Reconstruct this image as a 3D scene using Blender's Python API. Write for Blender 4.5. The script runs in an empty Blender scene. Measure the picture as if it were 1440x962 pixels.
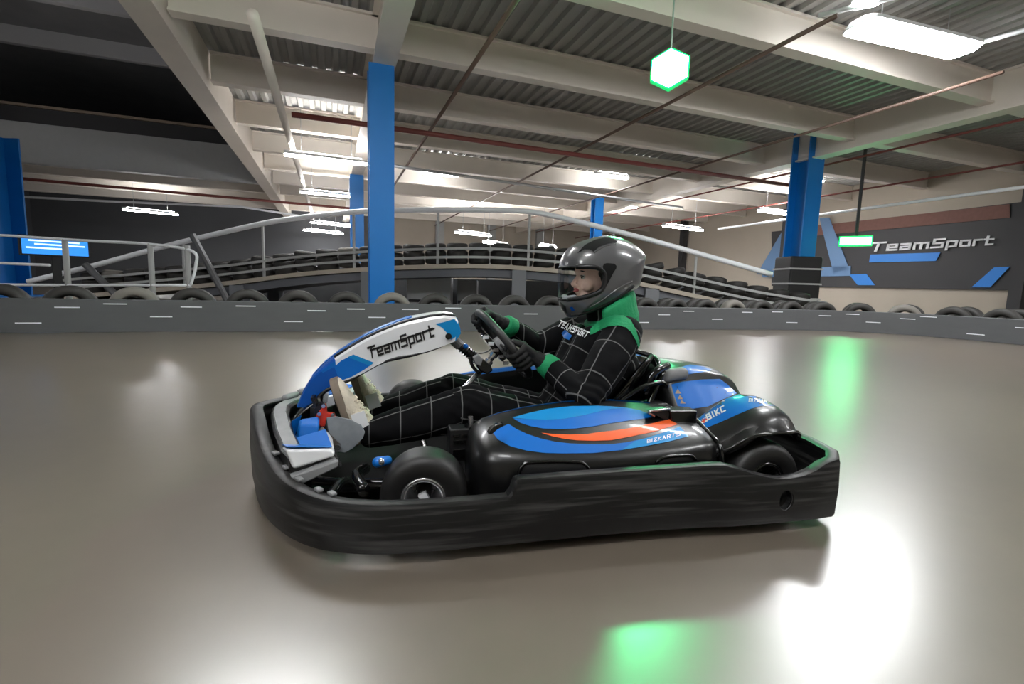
import bpy, bmesh, math, random
import numpy as np
from mathutils import Vector, Matrix, noise
from mathutils.bvhtree import BVHTree
from mathutils.geometry import delaunay_2d_cdt

random.seed(7)
SC = bpy.context.scene
COL = SC.collection
PI = math.pi

# ------------------------------------------------------------------ camera model
F, CX, CY, H = 680.0, 720.0, 481.0, 0.8
def _ray(u, v): return np.array([(u - CX) / F, -(v - CY) / F, -1.0])
_r1 = _ray(465, 393); _r2 = _ray(1465, 393 + 28.8)
UP = np.cross(_r1, _r2); UP /= np.linalg.norm(UP)
if UP[1] < 0: UP = -UP
_fw = np.array([0, 0, -1.0]); _fw = _fw - UP * _fw.dot(UP); _fw /= np.linalg.norm(_fw)
R = np.array([np.cross(_fw, UP), _fw, UP])
C = np.array([0, 0, H])
def wray(u, v): return R @ _ray(u, v)
def atz(u, v, z):
    d = wray(u, v); return C + d * ((z - H) / d[2])
def aty(u, v, y):
    d = wray(u, v); return C + d * (y / d[1])
AZ = math.radians(20.5)
BA = np.array([math.cos(AZ), math.sin(AZ)]); BB = np.array([-math.sin(AZ), math.cos(AZ)])
def AB(a, b, z=0.0):
    x = BA * a + BB * b; return (float(x[0]), float(x[1]), float(z))
def toab(p): p = np.array(p)[:2]; return float(p @ BA), float(p @ BB)
def ata(u, v, a):                                       # point on the building plane a = const
    d = wray(u, v); t = a / (d[0] * BA[0] + d[1] * BA[1]); return C + d * t
YAW = math.radians(14); KO = np.array([.10, 2.10, 0])
MK = np.array([[-math.cos(YAW), -math.sin(YAW), 0], [math.sin(YAW), -math.cos(YAW), 0], [0, 0, 1.0]])
CK = MK @ (C - KO)
def kray(u, v): return MK @ wray(u, v)
def kpl(u, v, ax, c):
    d = kray(u, v); return CK + d * ((c - CK[ax]) / d[ax])
def kx(u, v, c): return kpl(u, v, 0, c)
def ky(u, v, c): return kpl(u, v, 1, c)
def kz(u, v, c): return kpl(u, v, 2, c)

# ------------------------------------------------------------------ materials
def lin(c):
    return tuple(((x / 255) / 12.92 if x / 255 <= .04045 else ((x / 255 + .055) / 1.055) ** 2.4) for x in c) + (1.0,)
def mat(name, rgb, rough=.5, metal=0.0, spec=.5, coat=0.0, var=0.0, vscale=6.0, bump=0.0, bscale=40.0, stretch=(1, 1, 1), emit=None, estr=0.0):
    m = bpy.data.materials.new(name); m.use_nodes = True
    nt = m.node_tree; b = nt.nodes['Principled BSDF']
    b.inputs['Base Color'].default_value = lin(rgb); b.inputs['Roughness'].default_value = rough
    b.inputs['Metallic'].default_value = metal; b.inputs['Specular IOR Level'].default_value = spec
    b.inputs['Coat Weight'].default_value = coat; b.inputs['Coat Roughness'].default_value = .08
    if emit:
        b.inputs['Emission Color'].default_value = emit + (1.0,) if len(emit) == 3 else emit
        b.inputs['Emission Strength'].default_value = estr
    if var or bump:
        tc = nt.nodes.new('ShaderNodeTexCoord'); mp = nt.nodes.new('ShaderNodeMapping')
        mp.inputs['Scale'].default_value = stretch
        nt.links.new(tc.outputs['Object'], mp.inputs['Vector'])
    if var:
        n = nt.nodes.new('ShaderNodeTexNoise'); n.inputs['Scale'].default_value = vscale; n.inputs['Detail'].default_value = 5
        nt.links.new(mp.outputs['Vector'], n.inputs['Vector'])
        mx = nt.nodes.new('ShaderNodeMix'); mx.data_type = 'RGBA'
        l = lin(rgb)
        mx.inputs['A'].default_value = tuple(min(1, x * (1 - var)) for x in l[:3]) + (1,)
        mx.inputs['B'].default_value = tuple(min(1, x * (1 + var)) for x in l[:3]) + (1,)
        nt.links.new(n.outputs['Fac'], mx.inputs['Factor']); nt.links.new(mx.outputs['Result'], b.inputs['Base Color'])
    if bump:
        n2 = nt.nodes.new('ShaderNodeTexNoise'); n2.inputs['Scale'].default_value = bscale; n2.inputs['Detail'].default_value = 4
        nt.links.new(mp.outputs['Vector'], n2.inputs['Vector'])
        bp = nt.nodes.new('ShaderNodeBump'); bp.inputs['Strength'].default_value = bump; bp.inputs['Distance'].default_value = .01
        nt.links.new(n2.outputs['Fac'], bp.inputs['Height']); nt.links.new(bp.outputs['Normal'], b.inputs['Normal'])
    return m

# ------------------------------------------------------------------ mesh helpers
def link(name, me, m=None, parent=None, smooth=False, loc=None):
    o = bpy.data.objects.new(name, me); COL.objects.link(o)
    if m: me.materials.append(m)
    if smooth: me.polygons.foreach_set('use_smooth', [True] * len(me.polygons))
    if parent: o.parent = parent
    if loc is not None: o.location = loc
    return o
def obj(name, bm, m=None, parent=None, smooth=False, fix=True, bevel=0.0, loc=None):
    if fix: bmesh.ops.recalc_face_normals(bm, faces=bm.faces)
    me = bpy.data.meshes.new(name); bm.to_mesh(me); bm.free()
    o = link(name, me, m, parent, smooth, loc)
    if bevel:
        md = o.modifiers.new('bevel', 'BEVEL'); md.width = bevel; md.segments = 2; md.limit_method = 'ANGLE'; md.angle_limit = math.radians(40)
        if smooth is False:
            me.polygons.foreach_set('use_smooth', [True] * len(me.polygons)); 
            md.harden_normals = True
    return o
def autosmooth(o, deg=35):
    bm = bmesh.new(); bm.from_mesh(o.data)
    for f in bm.faces: f.smooth = True
    for e in bm.edges: e.smooth = not (len(e.link_faces) == 2 and e.calc_face_angle(0) > math.radians(deg))
    bm.to_mesh(o.data); bm.free()
def tag(o, label=None, cat=None, group=None, kind=None):
    if label: o['label'] = label
    if cat: o['category'] = cat
    if group: o['group'] = group
    if kind: o['kind'] = kind
    return o
def empty(name, loc=(0, 0, 0), rz=0.0):
    o = bpy.data.objects.new(name, None); COL.objects.link(o); o.location = loc; o.rotation_euler = (0, 0, rz); o.empty_display_size = .1
    return o
def copy_tree(o, loc, rot=None):
    r = o.copy(); COL.objects.link(r); r.location = loc
    if rot is not None: r.rotation_euler = rot
    for ch in list(o.children):
        c = ch.copy(); COL.objects.link(c); c.parent = r
        for g in ch.children:
            d = g.copy(); COL.objects.link(d); d.parent = c
    return r
def BM(): return bmesh.new()
def hexa(bm, p):                                        # 8 points: bottom 4 then top 4
    v = [bm.verts.new(x) for x in p]
    for f in ((0, 1, 2, 3), (4, 5, 6, 7), (0, 1, 5, 4), (1, 2, 6, 5), (2, 3, 7, 6), (3, 0, 4, 7)): bm.faces.new([v[i] for i in f])
def box(bm, x0, x1, y0, y1, z0, z1):
    hexa(bm, [(x0, y0, z0), (x1, y0, z0), (x1, y1, z0), (x0, y1, z0), (x0, y0, z1), (x1, y0, z1), (x1, y1, z1), (x0, y1, z1)])
def boxab(bm, a0, a1, b0, b1, z0, z1):
    hexa(bm, [AB(a0, b0, z0), AB(a1, b0, z0), AB(a1, b1, z0), AB(a0, b1, z0), AB(a0, b0, z1), AB(a1, b0, z1), AB(a1, b1, z1), AB(a0, b1, z1)])
def loft(bm, rows, closed_u=False, closed_v=True, caps=True):
    """rows of points; closed_v closes each row, closed_u joins the last row to the first"""
    V = [[bm.verts.new(tuple(float(c) for c in p)) for p in r] for r in rows]
    n = len(rows); m = len(rows[0])
    for i in range(n if closed_u else n - 1):
        a = V[i]; b = V[(i + 1) % n]
        for j in range(m if closed_v else m - 1):
            k = (j + 1) % m
            try: bm.faces.new((a[j], a[k], b[k], b[j]))
            except ValueError: pass
    if caps and closed_v and not closed_u:
        bm.faces.new(V[0]); bm.faces.new(V[-1][::-1])
    return V
def tube(bm, pts, r, n=10, closed=False, flat=1.0):
    pts = [Vector([float(c) for c in p]) for p in pts]; rows = []
    N = len(pts); up = Vector((0, 0, 1)); prev = None
    for i, p in enumerate(pts):
        if closed: t = pts[(i + 1) % N] - pts[i - 1]
        else: t = pts[min(i + 1, N - 1)] - pts[max(i - 1, 0)]
        t.normalize()
        if prev is None: a = t.cross(up if abs(t.z) < .95 else Vector((1, 0, 0)))
        else: a = prev - t * prev.dot(t)
        a.normalize(); prev = a; b = t.cross(a)
        rr = r[i] if isinstance(r, (list, tuple)) else r
        rows.append([p + (a * math.cos(2 * PI * k / n) + b * math.sin(2 * PI * k / n) * flat) * rr for k in range(n)])
    loft(bm, rows, closed_u=closed)
def smoothpath(pts, n=6, closed=False):
    P = [np.array(p, float) for p in pts]; out = []; N = len(P)
    for i in range(N if closed else N - 1):
        p0, p1, p2, p3 = (P[(i - 1) % N] if closed or i > 0 else 2 * P[0] - P[1]), P[i], P[(i + 1) % N], (P[(i + 2) % N] if closed or i + 2 < N else 2 * P[-1] - P[-2])
        for k in range(n):
            t = k / n
            out.append(.5 * (2 * p1 + (p2 - p0) * t + (2 * p0 - 5 * p1 + 4 * p2 - p3) * t * t + (3 * p1 - p0 - 3 * p2 + p3) * t ** 3))
    if not closed: out.append(P[-1])
    return out
def lathe(bm, prof, axis='y', n=40, c=(0, 0, 0)):
    rows = []
    for k in range(n):
        a = 2 * PI * k / n; ca, sa = math.cos(a), math.sin(a); r = []
        for (rad, h) in prof:
            if axis == 'y': r.append((c[0] + rad * ca, c[1] + h, c[2] + rad * sa))
            elif axis == 'z': r.append((c[0] + rad * ca, c[1] + rad * sa, c[2] + h))
            else: r.append((c[0] + h, c[1] + rad * ca, c[2] + rad * sa))
        rows.append(r)
    loft(bm, rows, closed_u=True, closed_v=True, caps=False)
def cyl(bm, p0, p1, r, n=14): tube(bm, [p0, p1], r, n)
def prism(bm, poly, ax, c0, c1):
    """poly of 2D points extruded along axis ax from c0 to c1"""
    def P(q, c):
        return (c, q[0], q[1]) if ax == 0 else ((q[0], c, q[1]) if ax == 1 else (q[0], q[1], c))
    loft(bm, [[P(q, c0) for q in poly], [P(q, c1) for q in poly]])
def evaluated(o, name):
    dg = bpy.context.evaluated_depsgraph_get(); dg.update()
    return bpy.data.meshes.new_from_object(o.evaluated_get(dg))
def capsule(bm, p0, r0, p1=None, r1=None, n=16, sc=None):
    p0 = Vector([float(c) for c in p0])
    if p1 is None:
        M = Matrix.Translation(p0) @ (Matrix.Diagonal((*sc, 1)) if sc else Matrix.Identity(4))
        bmesh.ops.create_icosphere(bm, subdivisions=3, radius=r0, matrix=M); return
    p1 = Vector([float(c) for c in p1]); r1 = r0 if r1 is None else r1
    d = p1 - p0; L = d.length
    if L < 1e-5: capsule(bm, p0, r0); return
    q = d.to_track_quat('Z', 'Y').to_matrix().to_4x4()
    prof = []; K = 6
    for i in range(K + 1):
        a = -PI / 2 + PI / 2 * i / K; prof.append((r0 * math.cos(a), r0 * math.sin(a)))
    for i in range(K + 1):
        a = PI / 2 * i / K; prof.append((r1 * math.cos(a), L + r1 * math.sin(a)))
    T = Matrix.Translation(p0) @ q; rows = []
    for (r, h) in prof[1:-1]:
        rows.append([T @ Vector((r * math.cos(2 * PI * k / n), r * math.sin(2 * PI * k / n), h)) for k in range(n)])
    V = loft(bm, rows, caps=False)
    b = bm.verts.new(T @ Vector((0, 0, -r0))); t = bm.verts.new(T @ Vector((0, 0, L + r1)))
    for k in range(n):
        bm.faces.new((b, V[0][(k + 1) % n], V[0][k])); bm.faces.new((t, V[-1][k], V[-1][(k + 1) % n]))
def blob(name, bm, voxel, smooth=6, fac=.5):
    """fuse overlapping closed shapes of a bmesh into one continuous skin"""
    bmesh.ops.recalc_face_normals(bm, faces=bm.faces)
    me = bpy.data.meshes.new(name); bm.to_mesh(me); bm.free()
    o = bpy.data.objects.new(name + '_tmp', me); COL.objects.link(o)
    r = o.modifiers.new('r', 'REMESH'); r.mode = 'VOXEL'; r.voxel_size = voxel; r.use_smooth_shade = True
    if smooth:
        s = o.modifiers.new('s', 'SMOOTH'); s.iterations = smooth; s.factor = fac
    out = evaluated(o, name); bpy.data.objects.remove(o); out.name = name
    return out
def bvh_of(me):
    if len(me.polygons) < 20000:
        bm = bmesh.new(); bm.from_mesh(me); bmesh.ops.triangulate(bm, faces=bm.faces); bm.to_mesh(me); bm.free()
    return BVHTree.FromPolygons([v.co.copy() for v in me.vertices], [tuple(p.vertices) for p in me.polygons])
def fill_px(polys, step):
    """triangulate 2D polygons, each with interior grid points; yields (verts, tris) per polygon"""
    for poly in polys:
        P = []
        for i in range(len(poly)):
            a = np.array(poly[i], float); b = np.array(poly[(i + 1) % len(poly)], float)
            n = max(1, int(np.linalg.norm(b - a) / step))
            for k in range(n): P.append(a + (b - a) * k / n)
        A = np.array(P); lo = A.min(0); hi = A.max(0); pts = [Vector(p) for p in P]; nb = len(pts)
        gx = np.arange(lo[0] + step * .5, hi[0], step); gy = np.arange(lo[1] + step * .5, hi[1], step)
        for x in gx:
            for y in gy:
                ins = False; j = nb - 1
                for i in range(nb):
                    xi, yi = A[i]; xj, yj = A[j]
                    if (yi > y) != (yj > y) and x < (xj - xi) * (y - yi) / (yj - yi) + xi: ins = not ins
                    j = i
                if ins: pts.append(Vector((x, y)))
        v, _e, f, *_ = delaunay_2d_cdt(pts, [], [list(range(nb))], 1, 1e-5)
        yield v, f
def decal(name, polys, bvh, m, parent, off=.0015, step=4.0, tol=.12):
    """a thin sticker laid on a kart surface; polys are outlines seen from the track side"""
    bm = BM(); o = Vector(CK)
    for v, f in fill_px(polys, step):
        out = []
        for q in v:
            d = Vector(kray(q[0], q[1])).normalized()
            cand = []
            for jx, jy in ((0, 0), (.21, .13), (-.17, .23), (.11, -.29), (-.31, -.19)):
                d = Vector(kray(q[0] + jx, q[1] + jy)).normalized()
                hit, nrm, _i, dist = bvh.ray_cast(o, d)
                if hit is not None: cand.append((dist, hit, nrm))
            if cand: dist, hit, nrm = min(cand, key=lambda c: c[0]) if max(c[0] for c in cand) - min(c[0] for c in cand) > .03 else cand[0]
            else: hit = None
            if hit is None: out.append(None); continue
            if nrm.dot(d) > 0: nrm = -nrm
            out.append((hit + nrm * off, dist))
        ds = sorted(x[1] for x in out if x)
        if not ds: continue
        med = ds[len(ds) // 2]
        bv = [bm.verts.new(x[0]) if x and abs(x[1] - med) < tol * 3 else None for x in out]
        for t in f:
            q = [bv[i] for i in t]
            if None in q: continue
            dd = [out[i][1] for i in t]
            if max(dd) - min(dd) > tol: continue
            try: bm.faces.new(q)
            except ValueError: pass
    return obj(name, bm, m, parent, smooth=True, fix=False)

# stroke lettering: every glyph is a few straight bars in a unit box
GL = {
 'T': (.95, [[(-.05, 1), (.95, 1)], [(.42, 1), (.3, 0)]]), 'e': (.8, [[(0, .32), (.7, .32), (.7, .66), (0, .66), (0, 0), (.72, 0)]]),
 'a': (.8, [[(0, .66), (.7, .66), (.7, 0), (0, 0), (0, .33), (.7, .33)]]), 'm': (1.2, [[(0, 0), (0, .66), (1.08, .66), (1.08, 0)], [(.54, .66), (.54, 0)]]),
 'S': (.9, [[(.85, 1), (.05, 1), (.05, .52), (.78, .52), (.78, 0), (-.05, 0)]]), 'p': (.8, [[(0, -.34), (0, .66), (.7, .66), (.7, 0), (0, 0)]]),
 'o': (.8, [[(0, 0), (0, .66), (.7, .66), (.7, 0), (0, 0)]]), 'r': (.65, [[(0, 0), (0, .66), (.55, .66)]]), 't': (.7, [[(.1, 1), (.1, 0), (.55, 0)], [(-.1, .66), (.55, .66)]]),
 'B': (.8, [[(0, 0), (0, 1), (.6, 1), (.6, .5), (.66, .5), (.66, 0), (0, 0)], [(0, .5), (.6, .5)]]), 'I': (.28, [[(.05, 0), (.05, 1)]]),
 'K': (.8, [[(0, 0), (0, 1)], [(.62, 1), (.05, .48), (.66, 0)]]), 'C': (.8, [[(.66, 1), (0, 1), (0, 0), (.66, 0)]]), 'Z': (.8, [[(0, 1), (.66, 1), (0, 0), (.66, 0)]]),
 'A': (.85, [[(0, 0), (.34, 1), (.68, 0)], [(.14, .36), (.54, .36)]]), 'R': (.8, [[(0, 0), (0, 1), (.64, 1), (.64, .5), (0, .5)], [(.3, .5), (.66, 0)]]),
 'N': (.8, [[(0, 0), (0, 1), (.62, 0), (.62, 1)]]), 'G': (.8, [[(.66, 1), (0, 1), (0, 0), (.66, 0), (.66, .48), (.36, .48)]]), 'E': (.75, [[(.6, 1), (0, 1), (0, 0), (.6, 0)], [(0, .5), (.5, .5)]]),
 'M': (.95, [[(0, 0), (0, 1), (.4, .35), (.8, 1), (.8, 0)]]), 'P': (.8, [[(0, 0), (0, 1), (.64, 1), (.64, .45), (0, .45)]]), 'O': (.8, [[(0, 0), (0, 1), (.66, 1), (.66, 0), (0, 0)]]), ' ': (.5, []),
}
def letter_quads(text, w=.09, shear=.18):
    x = 0; out = []
    for ch in text:
        adv, lines = GL[ch]
        for ln in lines:
            for (p, q) in zip(ln, ln[1:]):
                p = np.array(p, float); q = np.array(q, float); d = q - p; L = np.linalg.norm(d); d /= L; n = np.array([-d[1], d[0]])
                a = p - d * w; b = q + d * w
                qd = [a + n * w, b + n * w, b - n * w, a - n * w]
                out.append([(x + k[0] + shear * k[1], k[1]) for k in qd])
        x += adv + 2 * w + .06
    return out, x
def text_px(text, p0, p1, h, w=.09, shear=.18, upd=None):
    """quads of a word whose baseline runs p0 -> p1 in the outline's 2D space, cap height h"""
    qs, L = letter_quads(text, w, shear); p0 = np.array(p0, float); p1 = np.array(p1, float)
    U = (p1 - p0) / L; u = U / np.linalg.norm(U); V = (np.array([u[1], -u[0]]) if upd is None else np.array(upd, float)) * h
    return [[tuple(p0 + U * a + V * b) for a, b in q] for q in qs]
# ------------------------------------------------------------------ shared materials
m_cream = mat('painted_steel_cream', (222, 214, 204), .55, var=.06, vscale=2)
m_deck = mat('corrugated_deck', (152, 151, 147), .5, metal=.2, var=.08, vscale=1.5)
m_dark = mat('dark_roof', (125, 125, 128), .7, var=.2, vscale=1)
m_blue = mat('column_blue', (0, 112, 192), .45, var=.06, vscale=2)
m_grey = mat('fascia_grey', (165, 166, 165), .6, var=.06)
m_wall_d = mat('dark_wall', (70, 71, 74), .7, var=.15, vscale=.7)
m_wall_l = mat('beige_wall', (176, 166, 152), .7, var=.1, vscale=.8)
m_panel = mat('panel_charcoal', (52, 51, 53), .6, var=.1, vscale=1)
m_brick = mat('brick_band', (118, 84, 76), .8, var=.2, vscale=8)
m_white = mat('white_paint', (225, 226, 228), .4)
m_pipe = mat('brown_pipe', (96, 76, 66), .5)
m_red = mat('red_pipe', (122, 60, 54), .5)
m_silver = mat('galvanised', (180, 182, 184), .35, metal=.7)
m_rail = mat('rail_paint', (236, 238, 242), .3)
m_belt = mat('barrier_belt', (84, 85, 87), .45, var=.12, vscale=3, stretch=(1, 1, 3))
m_tyre = mat('old_tyre', (44, 42, 40), .6, var=.35, vscale=3)
m_tyre_l = mat('dusty_tyre', (110, 106, 100), .65, var=.3, vscale=3)
m_black = mat('matte_black', (14, 14, 15), .55, var=.2)
m_sblue = mat('sign_blue', (42, 128, 214), .5)

def floor_material():
    m = mat('polished_concrete', (150, 137, 122), .22, spec=1.0)
    nt = m.node_tree; b = nt.nodes['Principled BSDF']
    b.inputs['IOR'].default_value = 1.75
    tc = nt.nodes.new('ShaderNodeTexCoord')
    def N(scale, det):
        n = nt.nodes.new('ShaderNodeTexNoise'); n.inputs['Scale'].default_value = scale; n.inputs['Detail'].default_value = det
        nt.links.new(tc.outputs['Object'], n.inputs['Vector']); return n
    n1 = N(.55, 6); n2 = N(9, 5)
    ad = nt.nodes.new('ShaderNodeMath'); ad.operation = 'MULTIPLY_ADD'; ad.inputs[1].default_value = .3
    nt.links.new(n2.outputs['Fac'], ad.inputs[0]); nt.links.new(n1.outputs['Fac'], ad.inputs[2])
    cr = nt.nodes.new('ShaderNodeValToRGB'); cr.color_ramp.elements[0].position = .3; cr.color_ramp.elements[1].position = .95
    cr.color_ramp.elements[0].color = lin((92, 84, 75)); cr.color_ramp.elements[1].color = lin((112, 102, 91))
    nt.links.new(ad.outputs[0], cr.inputs['Fac']); nt.links.new(cr.outputs['Color'], b.inputs['Base Color'])
    mr = nt.nodes.new('ShaderNodeMapRange'); mr.inputs['To Min'].default_value = .277; mr.inputs['To Max'].default_value = .295
    nt.links.new(n1.outputs['Fac'], mr.inputs['Value']); nt.links.new(mr.outputs['Result'], b.inputs['Roughness'])
    return m

def struct(name, bm, m, label=None, smooth=False):
    o = obj(name, bm, m, smooth=smooth); o['kind'] = 'structure'
    if label: o['label'] = label
    return o

ZB, ZD, ZP = 5.0, 5.62, 4.78           # secondary beam underside, deck, primary beam underside
A0, A1, B0, B1 = -16.0, 22.0, -9.0, 36.0
AV = -2.5                              # edge of the tall void
# ---- floor, walls
bm = BM(); boxab(bm, A0 - .2, A1 + .2, B0 - .2, B1 + .2, -.2, 0); struct('floor', bm, floor_material(), 'polished grey-brown concrete track floor')
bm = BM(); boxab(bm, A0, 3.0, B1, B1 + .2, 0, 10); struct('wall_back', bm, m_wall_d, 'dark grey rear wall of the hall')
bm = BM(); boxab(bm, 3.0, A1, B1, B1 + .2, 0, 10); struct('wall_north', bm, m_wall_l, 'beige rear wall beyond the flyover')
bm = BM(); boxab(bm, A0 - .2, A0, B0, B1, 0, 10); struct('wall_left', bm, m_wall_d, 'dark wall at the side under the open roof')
bm = BM(); boxab(bm, A1, A1 + .2, B0, B1, 0, 6); struct('wall_right', bm, m_wall_l, 'beige side wall behind the charcoal panel')
bm = BM(); boxab(bm, A0, A1, B0 - .2, B0, 0, 10); struct('wall_front', bm, m_wall_l, 'wall of the hall behind the photographer')
# ---- corrugated deck: trapezoid ribs running along b
def deck(bm, a0, a1, b0, b1, z):
    prof = []; a = a0; P = .3
    while a < a1:
        prof += [(a, z), (a + .11, z), (a + .15, z + .07), (a + .26, z + .07)]; a += P
    loft(bm, [[AB(x, b0, zz) for x, zz in prof], [AB(x, b1, zz) for x, zz in prof]], closed_v=False, caps=False)
bm = BM(); deck(bm, AV - .1, A1, B0, B1, ZD); deck(bm, A0, AV - .1, 24.7, B1, ZD); deck(bm, A0, AV - .1, B0, -1, ZD)
struct('ceiling', bm, m_deck, 'grey corrugated metal deck between cream beams')
bm = BM(); boxab(bm, A0, AV + .2, -1.2, B1, 9.6, 9.8); struct('roof', bm, m_dark, 'dark high roof over the open void')
def ibeam(name, a0, a1, b0, b1, z0, z1, w, t, along, label, m=m_cream):
    bm = BM(); c = ((a0 + a1) / 2, (b0 + b1) / 2)
    f = .045
    if along == 'a':
        q = [(-w / 2, z0), (w / 2, z0), (w / 2, z0 + f), (t / 2, z0 + f + .02), (t / 2, z1 - f), (w / 2, z1 - f), (w / 2, z1), (-w / 2, z1), (-w / 2, z1 - f), (-t / 2, z1 - f), (-t / 2, z0 + f + .02), (-w / 2, z0 + f)]
        loft(bm, [[AB(a0, c[1] + x, z) for x, z in q], [AB(a1, c[1] + x, z) for x, z in q]])
    else:
        q = [(-w / 2, z0), (w / 2, z0), (w / 2, z0 + f), (t / 2, z0 + f + .02), (t / 2, z1 - f), (w / 2, z1 - f), (w / 2, z1), (-w / 2, z1), (-w / 2, z1 - f), (-t / 2, z1 - f), (-t / 2, z0 + f + .02), (-w / 2, z0 + f)]
        loft(bm, [[AB(c[0] + x, b0, z) for x, z in q], [AB(c[0] + x, b1, z) for x, z in q]])
    o = struct(name, bm, m, label); o['category'] = 'beam'; o['group'] = 'cream roof beams'
    return o
k = 0; b = .9
while b < 35.5:
    ibeam('beam', AV + .1, A1, b, b, ZB, ZD, .26, .12, 'a', 'cream cross beam of the roof spanning between the main girders'); b += 2.98
for b in (27.7, 30.7, 33.7): ibeam('beam', A0, AV - .3, b, b, ZB, ZD, .26, .12, 'a', 'cream cross beam beyond the dark void')
ibeam('beam', .97, .97, B0, B1, ZP, ZD, .42, .22, 'b', 'cream main girder on top of the tall blue column beside the kart nose')
ibeam('beam', 13.6, 13.6, B0, B1, ZP, ZD, .42, .22, 'b', 'cream main girder on top of the blue column with black padding')
# edge beam of the void: a broad boxed girder
bm = BM(); boxab(bm, AV - .42, AV + .05, B0, B1, ZP + .05, ZD + .5); o = struct('beam', bm, m_cream, 'broad cream edge girder along the dark void'); o['category'] = 'beam'
bm = BM(); boxab(bm, A0, AV - .42, 24.3, 24.7, ZP + .1, 6.35); o = struct('beam', bm, m_grey, 'pale grey fascia girder at the far end of the dark void'); o['category'] = 'beam'
for b in (4, 8, 12, 16, 20, 24): 
    bm = BM(); boxab(bm, A0, AV, b - .12, b + .12, 9.0, 9.6); o = struct('beam', bm, mat('purlin_%d' % b, (175, 175, 178), .6), 'dark roof purlin high above the void'); o['category'] = 'beam'; o['group'] = 'dark purlins over the void'
# railing on the far edge of the void
t = empty('balcony_railing', AB(-9, 24.5, 6.35), AZ); tag(t, 'brown topped balcony railing on the pale fascia at the dark void', 'railing')
bm = BM(); box(bm, -6.8, 6.0, -.06, .06, .62, .72); obj('handrail', bm, mat('balcony_brown', (150, 134, 116), .6), t)
bm = BM(); box(bm, -6.8, 6.0, -.02, .02, .0, .6); obj('panel', bm, m_panel, t)
# blue lattice-like upper floor edge at the side of the void
t = empty('upper_railing', AB(-12.2, 16.5, 6.2), AZ); tag(t, 'dark slanted railing on the upper floor above the blue column at the void', 'railing')
bm = BM(); tube(bm, [(0, -6, 2.2), (0, 4, 1.5), (0, 7, 1.5)], .06); obj('handrail', bm, m_grey, t)
for yy in (-5, -2, 1, 4, 7):
    bm = BM(); cyl(bm, (0, yy, -.5), (0, yy, 2.13 - max(0, min(1, (yy + 6) / 10)) * .7), .035); obj('post', bm, m_grey, t)
bm = BM(); box(bm, -.2, .2, -6, 7.5, -.6, -.3); obj('kerb', bm, m_cream, t)

# ---- blue columns (rolled steel, with base plate)
def column(p, w, ztop, label, rot=AZ):
    t = empty('column', (p[0], p[1], 0), rot); tag(t, label, 'column', 'blue roof columns', 'structure')
    bm = BM(); f = .05
    q = [(-w/2, -w/2), (w/2, -w/2), (w/2, -w/2 + f), (.05, -w/2 + f), (.05, w/2 - f), (w/2, w/2 - f), (w/2, w/2), (-w/2, w/2), (-w/2, w/2 - f), (-.05, w/2 - f), (-.05, -w/2 + f), (-w/2, -w/2 + f)]
    prism(bm, q, 2, 0, ztop); obj('shaft', bm, m_blue, t)
    bm = BM(); box(bm, -w * .8, w * .8, -w * .8, w * .8, 0, .05); obj('base_plate', bm, m_blue, t)
    return t
pc1 = atz(535, 97, ZP); column(pc1, .46, ZP, 'tall blue steel column standing behind the tyres above the kart nose')
pc2 = AB(13.6, 11.2); column(pc2, .62, ZD, 'blue steel column with black padding at its foot')
pc3 = aty(502, 330, 19.2); column((pc3[0], pc3[1]), .5, ZP, 'blue steel column half hidden behind the tallest blue column')
pc4 = aty(838, 330, 22.5); column((pc4[0], pc4[1]), .42, ZP, 'small distant blue column above the helmet')
pc5 = aty(-10, 300, 14.8); column((pc5[0], pc5[1]), 1.0, ZP, 'broad blue column at the edge beside the white railing', 0)
# padding on the right column
t = empty('column_pad', (pc2[0], pc2[1], 0), 0); tag(t, 'black strapped padding wrapped round the foot of a blue column', 'padding')
bm = BM(); box(bm, -.48, .48, -.48, .48, 0.05, 1.9); obj('pad', bm, m_black, t, bevel=.06)
for zz in (.6, 1.05, 1.5):
    bm = BM(); box(bm, -.5, .5, -.5, .5, zz, zz + .05); obj('strap', bm, m_grey, t)

# ---- pipes and trunking
def pipe(name, pts, r, m, label, cat='pipe', group=None):
    bm = BM(); tube(bm, pts, r, 10); return tag(obj(name, bm, m, smooth=True), label, cat, group)
def pipe_b(u0, v0, u1, v1, z, r, m, label, b0=None, b1=None, name='pipe', cat='pipe'):
    p = toab(atz((u0 + u1) / 2, (v0 + v1) / 2, z)); s = toab(atz(u0, v0, z)); e = toab(atz(u1, v1, z))
    return pipe(name, [AB(p[0], s[1] if b0 is None else b0, z), AB(p[0], e[1] if b1 is None else b1, z)], r, m, label, cat)
pipe_b(1177, 22, 960, 135, 4.72, .035, m_pipe, 'thin brown pipe under the beams passing by the green lamp', b1=34)
pipe_b(1414, 102, 960, 239, 4.62, .03, m_pipe, 'thin brown pipe crossing in front of the padded blue column', b1=34)
pipe_b(1440, 167, 960, 279, 4.76, .03, m_red, 'middle reddish pipe behind the padded blue column', b1=34)
pipe_b(1440, 225, 1180, 275, 4.5, .03, m_red, 'lowest reddish pipe behind the padded blue column', b1=34)
pipe_b(740, 0, 560, 230, 4.68, .04, m_pipe, 'brown pipe beside the tall blue column crossing the beams', b1=34)
pipe_b(352, 20, 412, 200, 4.66, .09, m_cream, 'cream duct pipe between the void and the tall blue column', b1=34)
p0 = atz(410, 161, 4.35); p1 = atz(1120, 262, 4.35)
pipe('pipe', [p0, atz(520, 176, 4.35), p1], .06, m_red, 'red sprinkler pipe running across under the beams')
pipe('pipe', [AB(-15.5, 25.2, 4.45), AB(3, 27, 4.45)], .06, m_red, 'red pipe under the fascia beyond the dark void')
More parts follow.
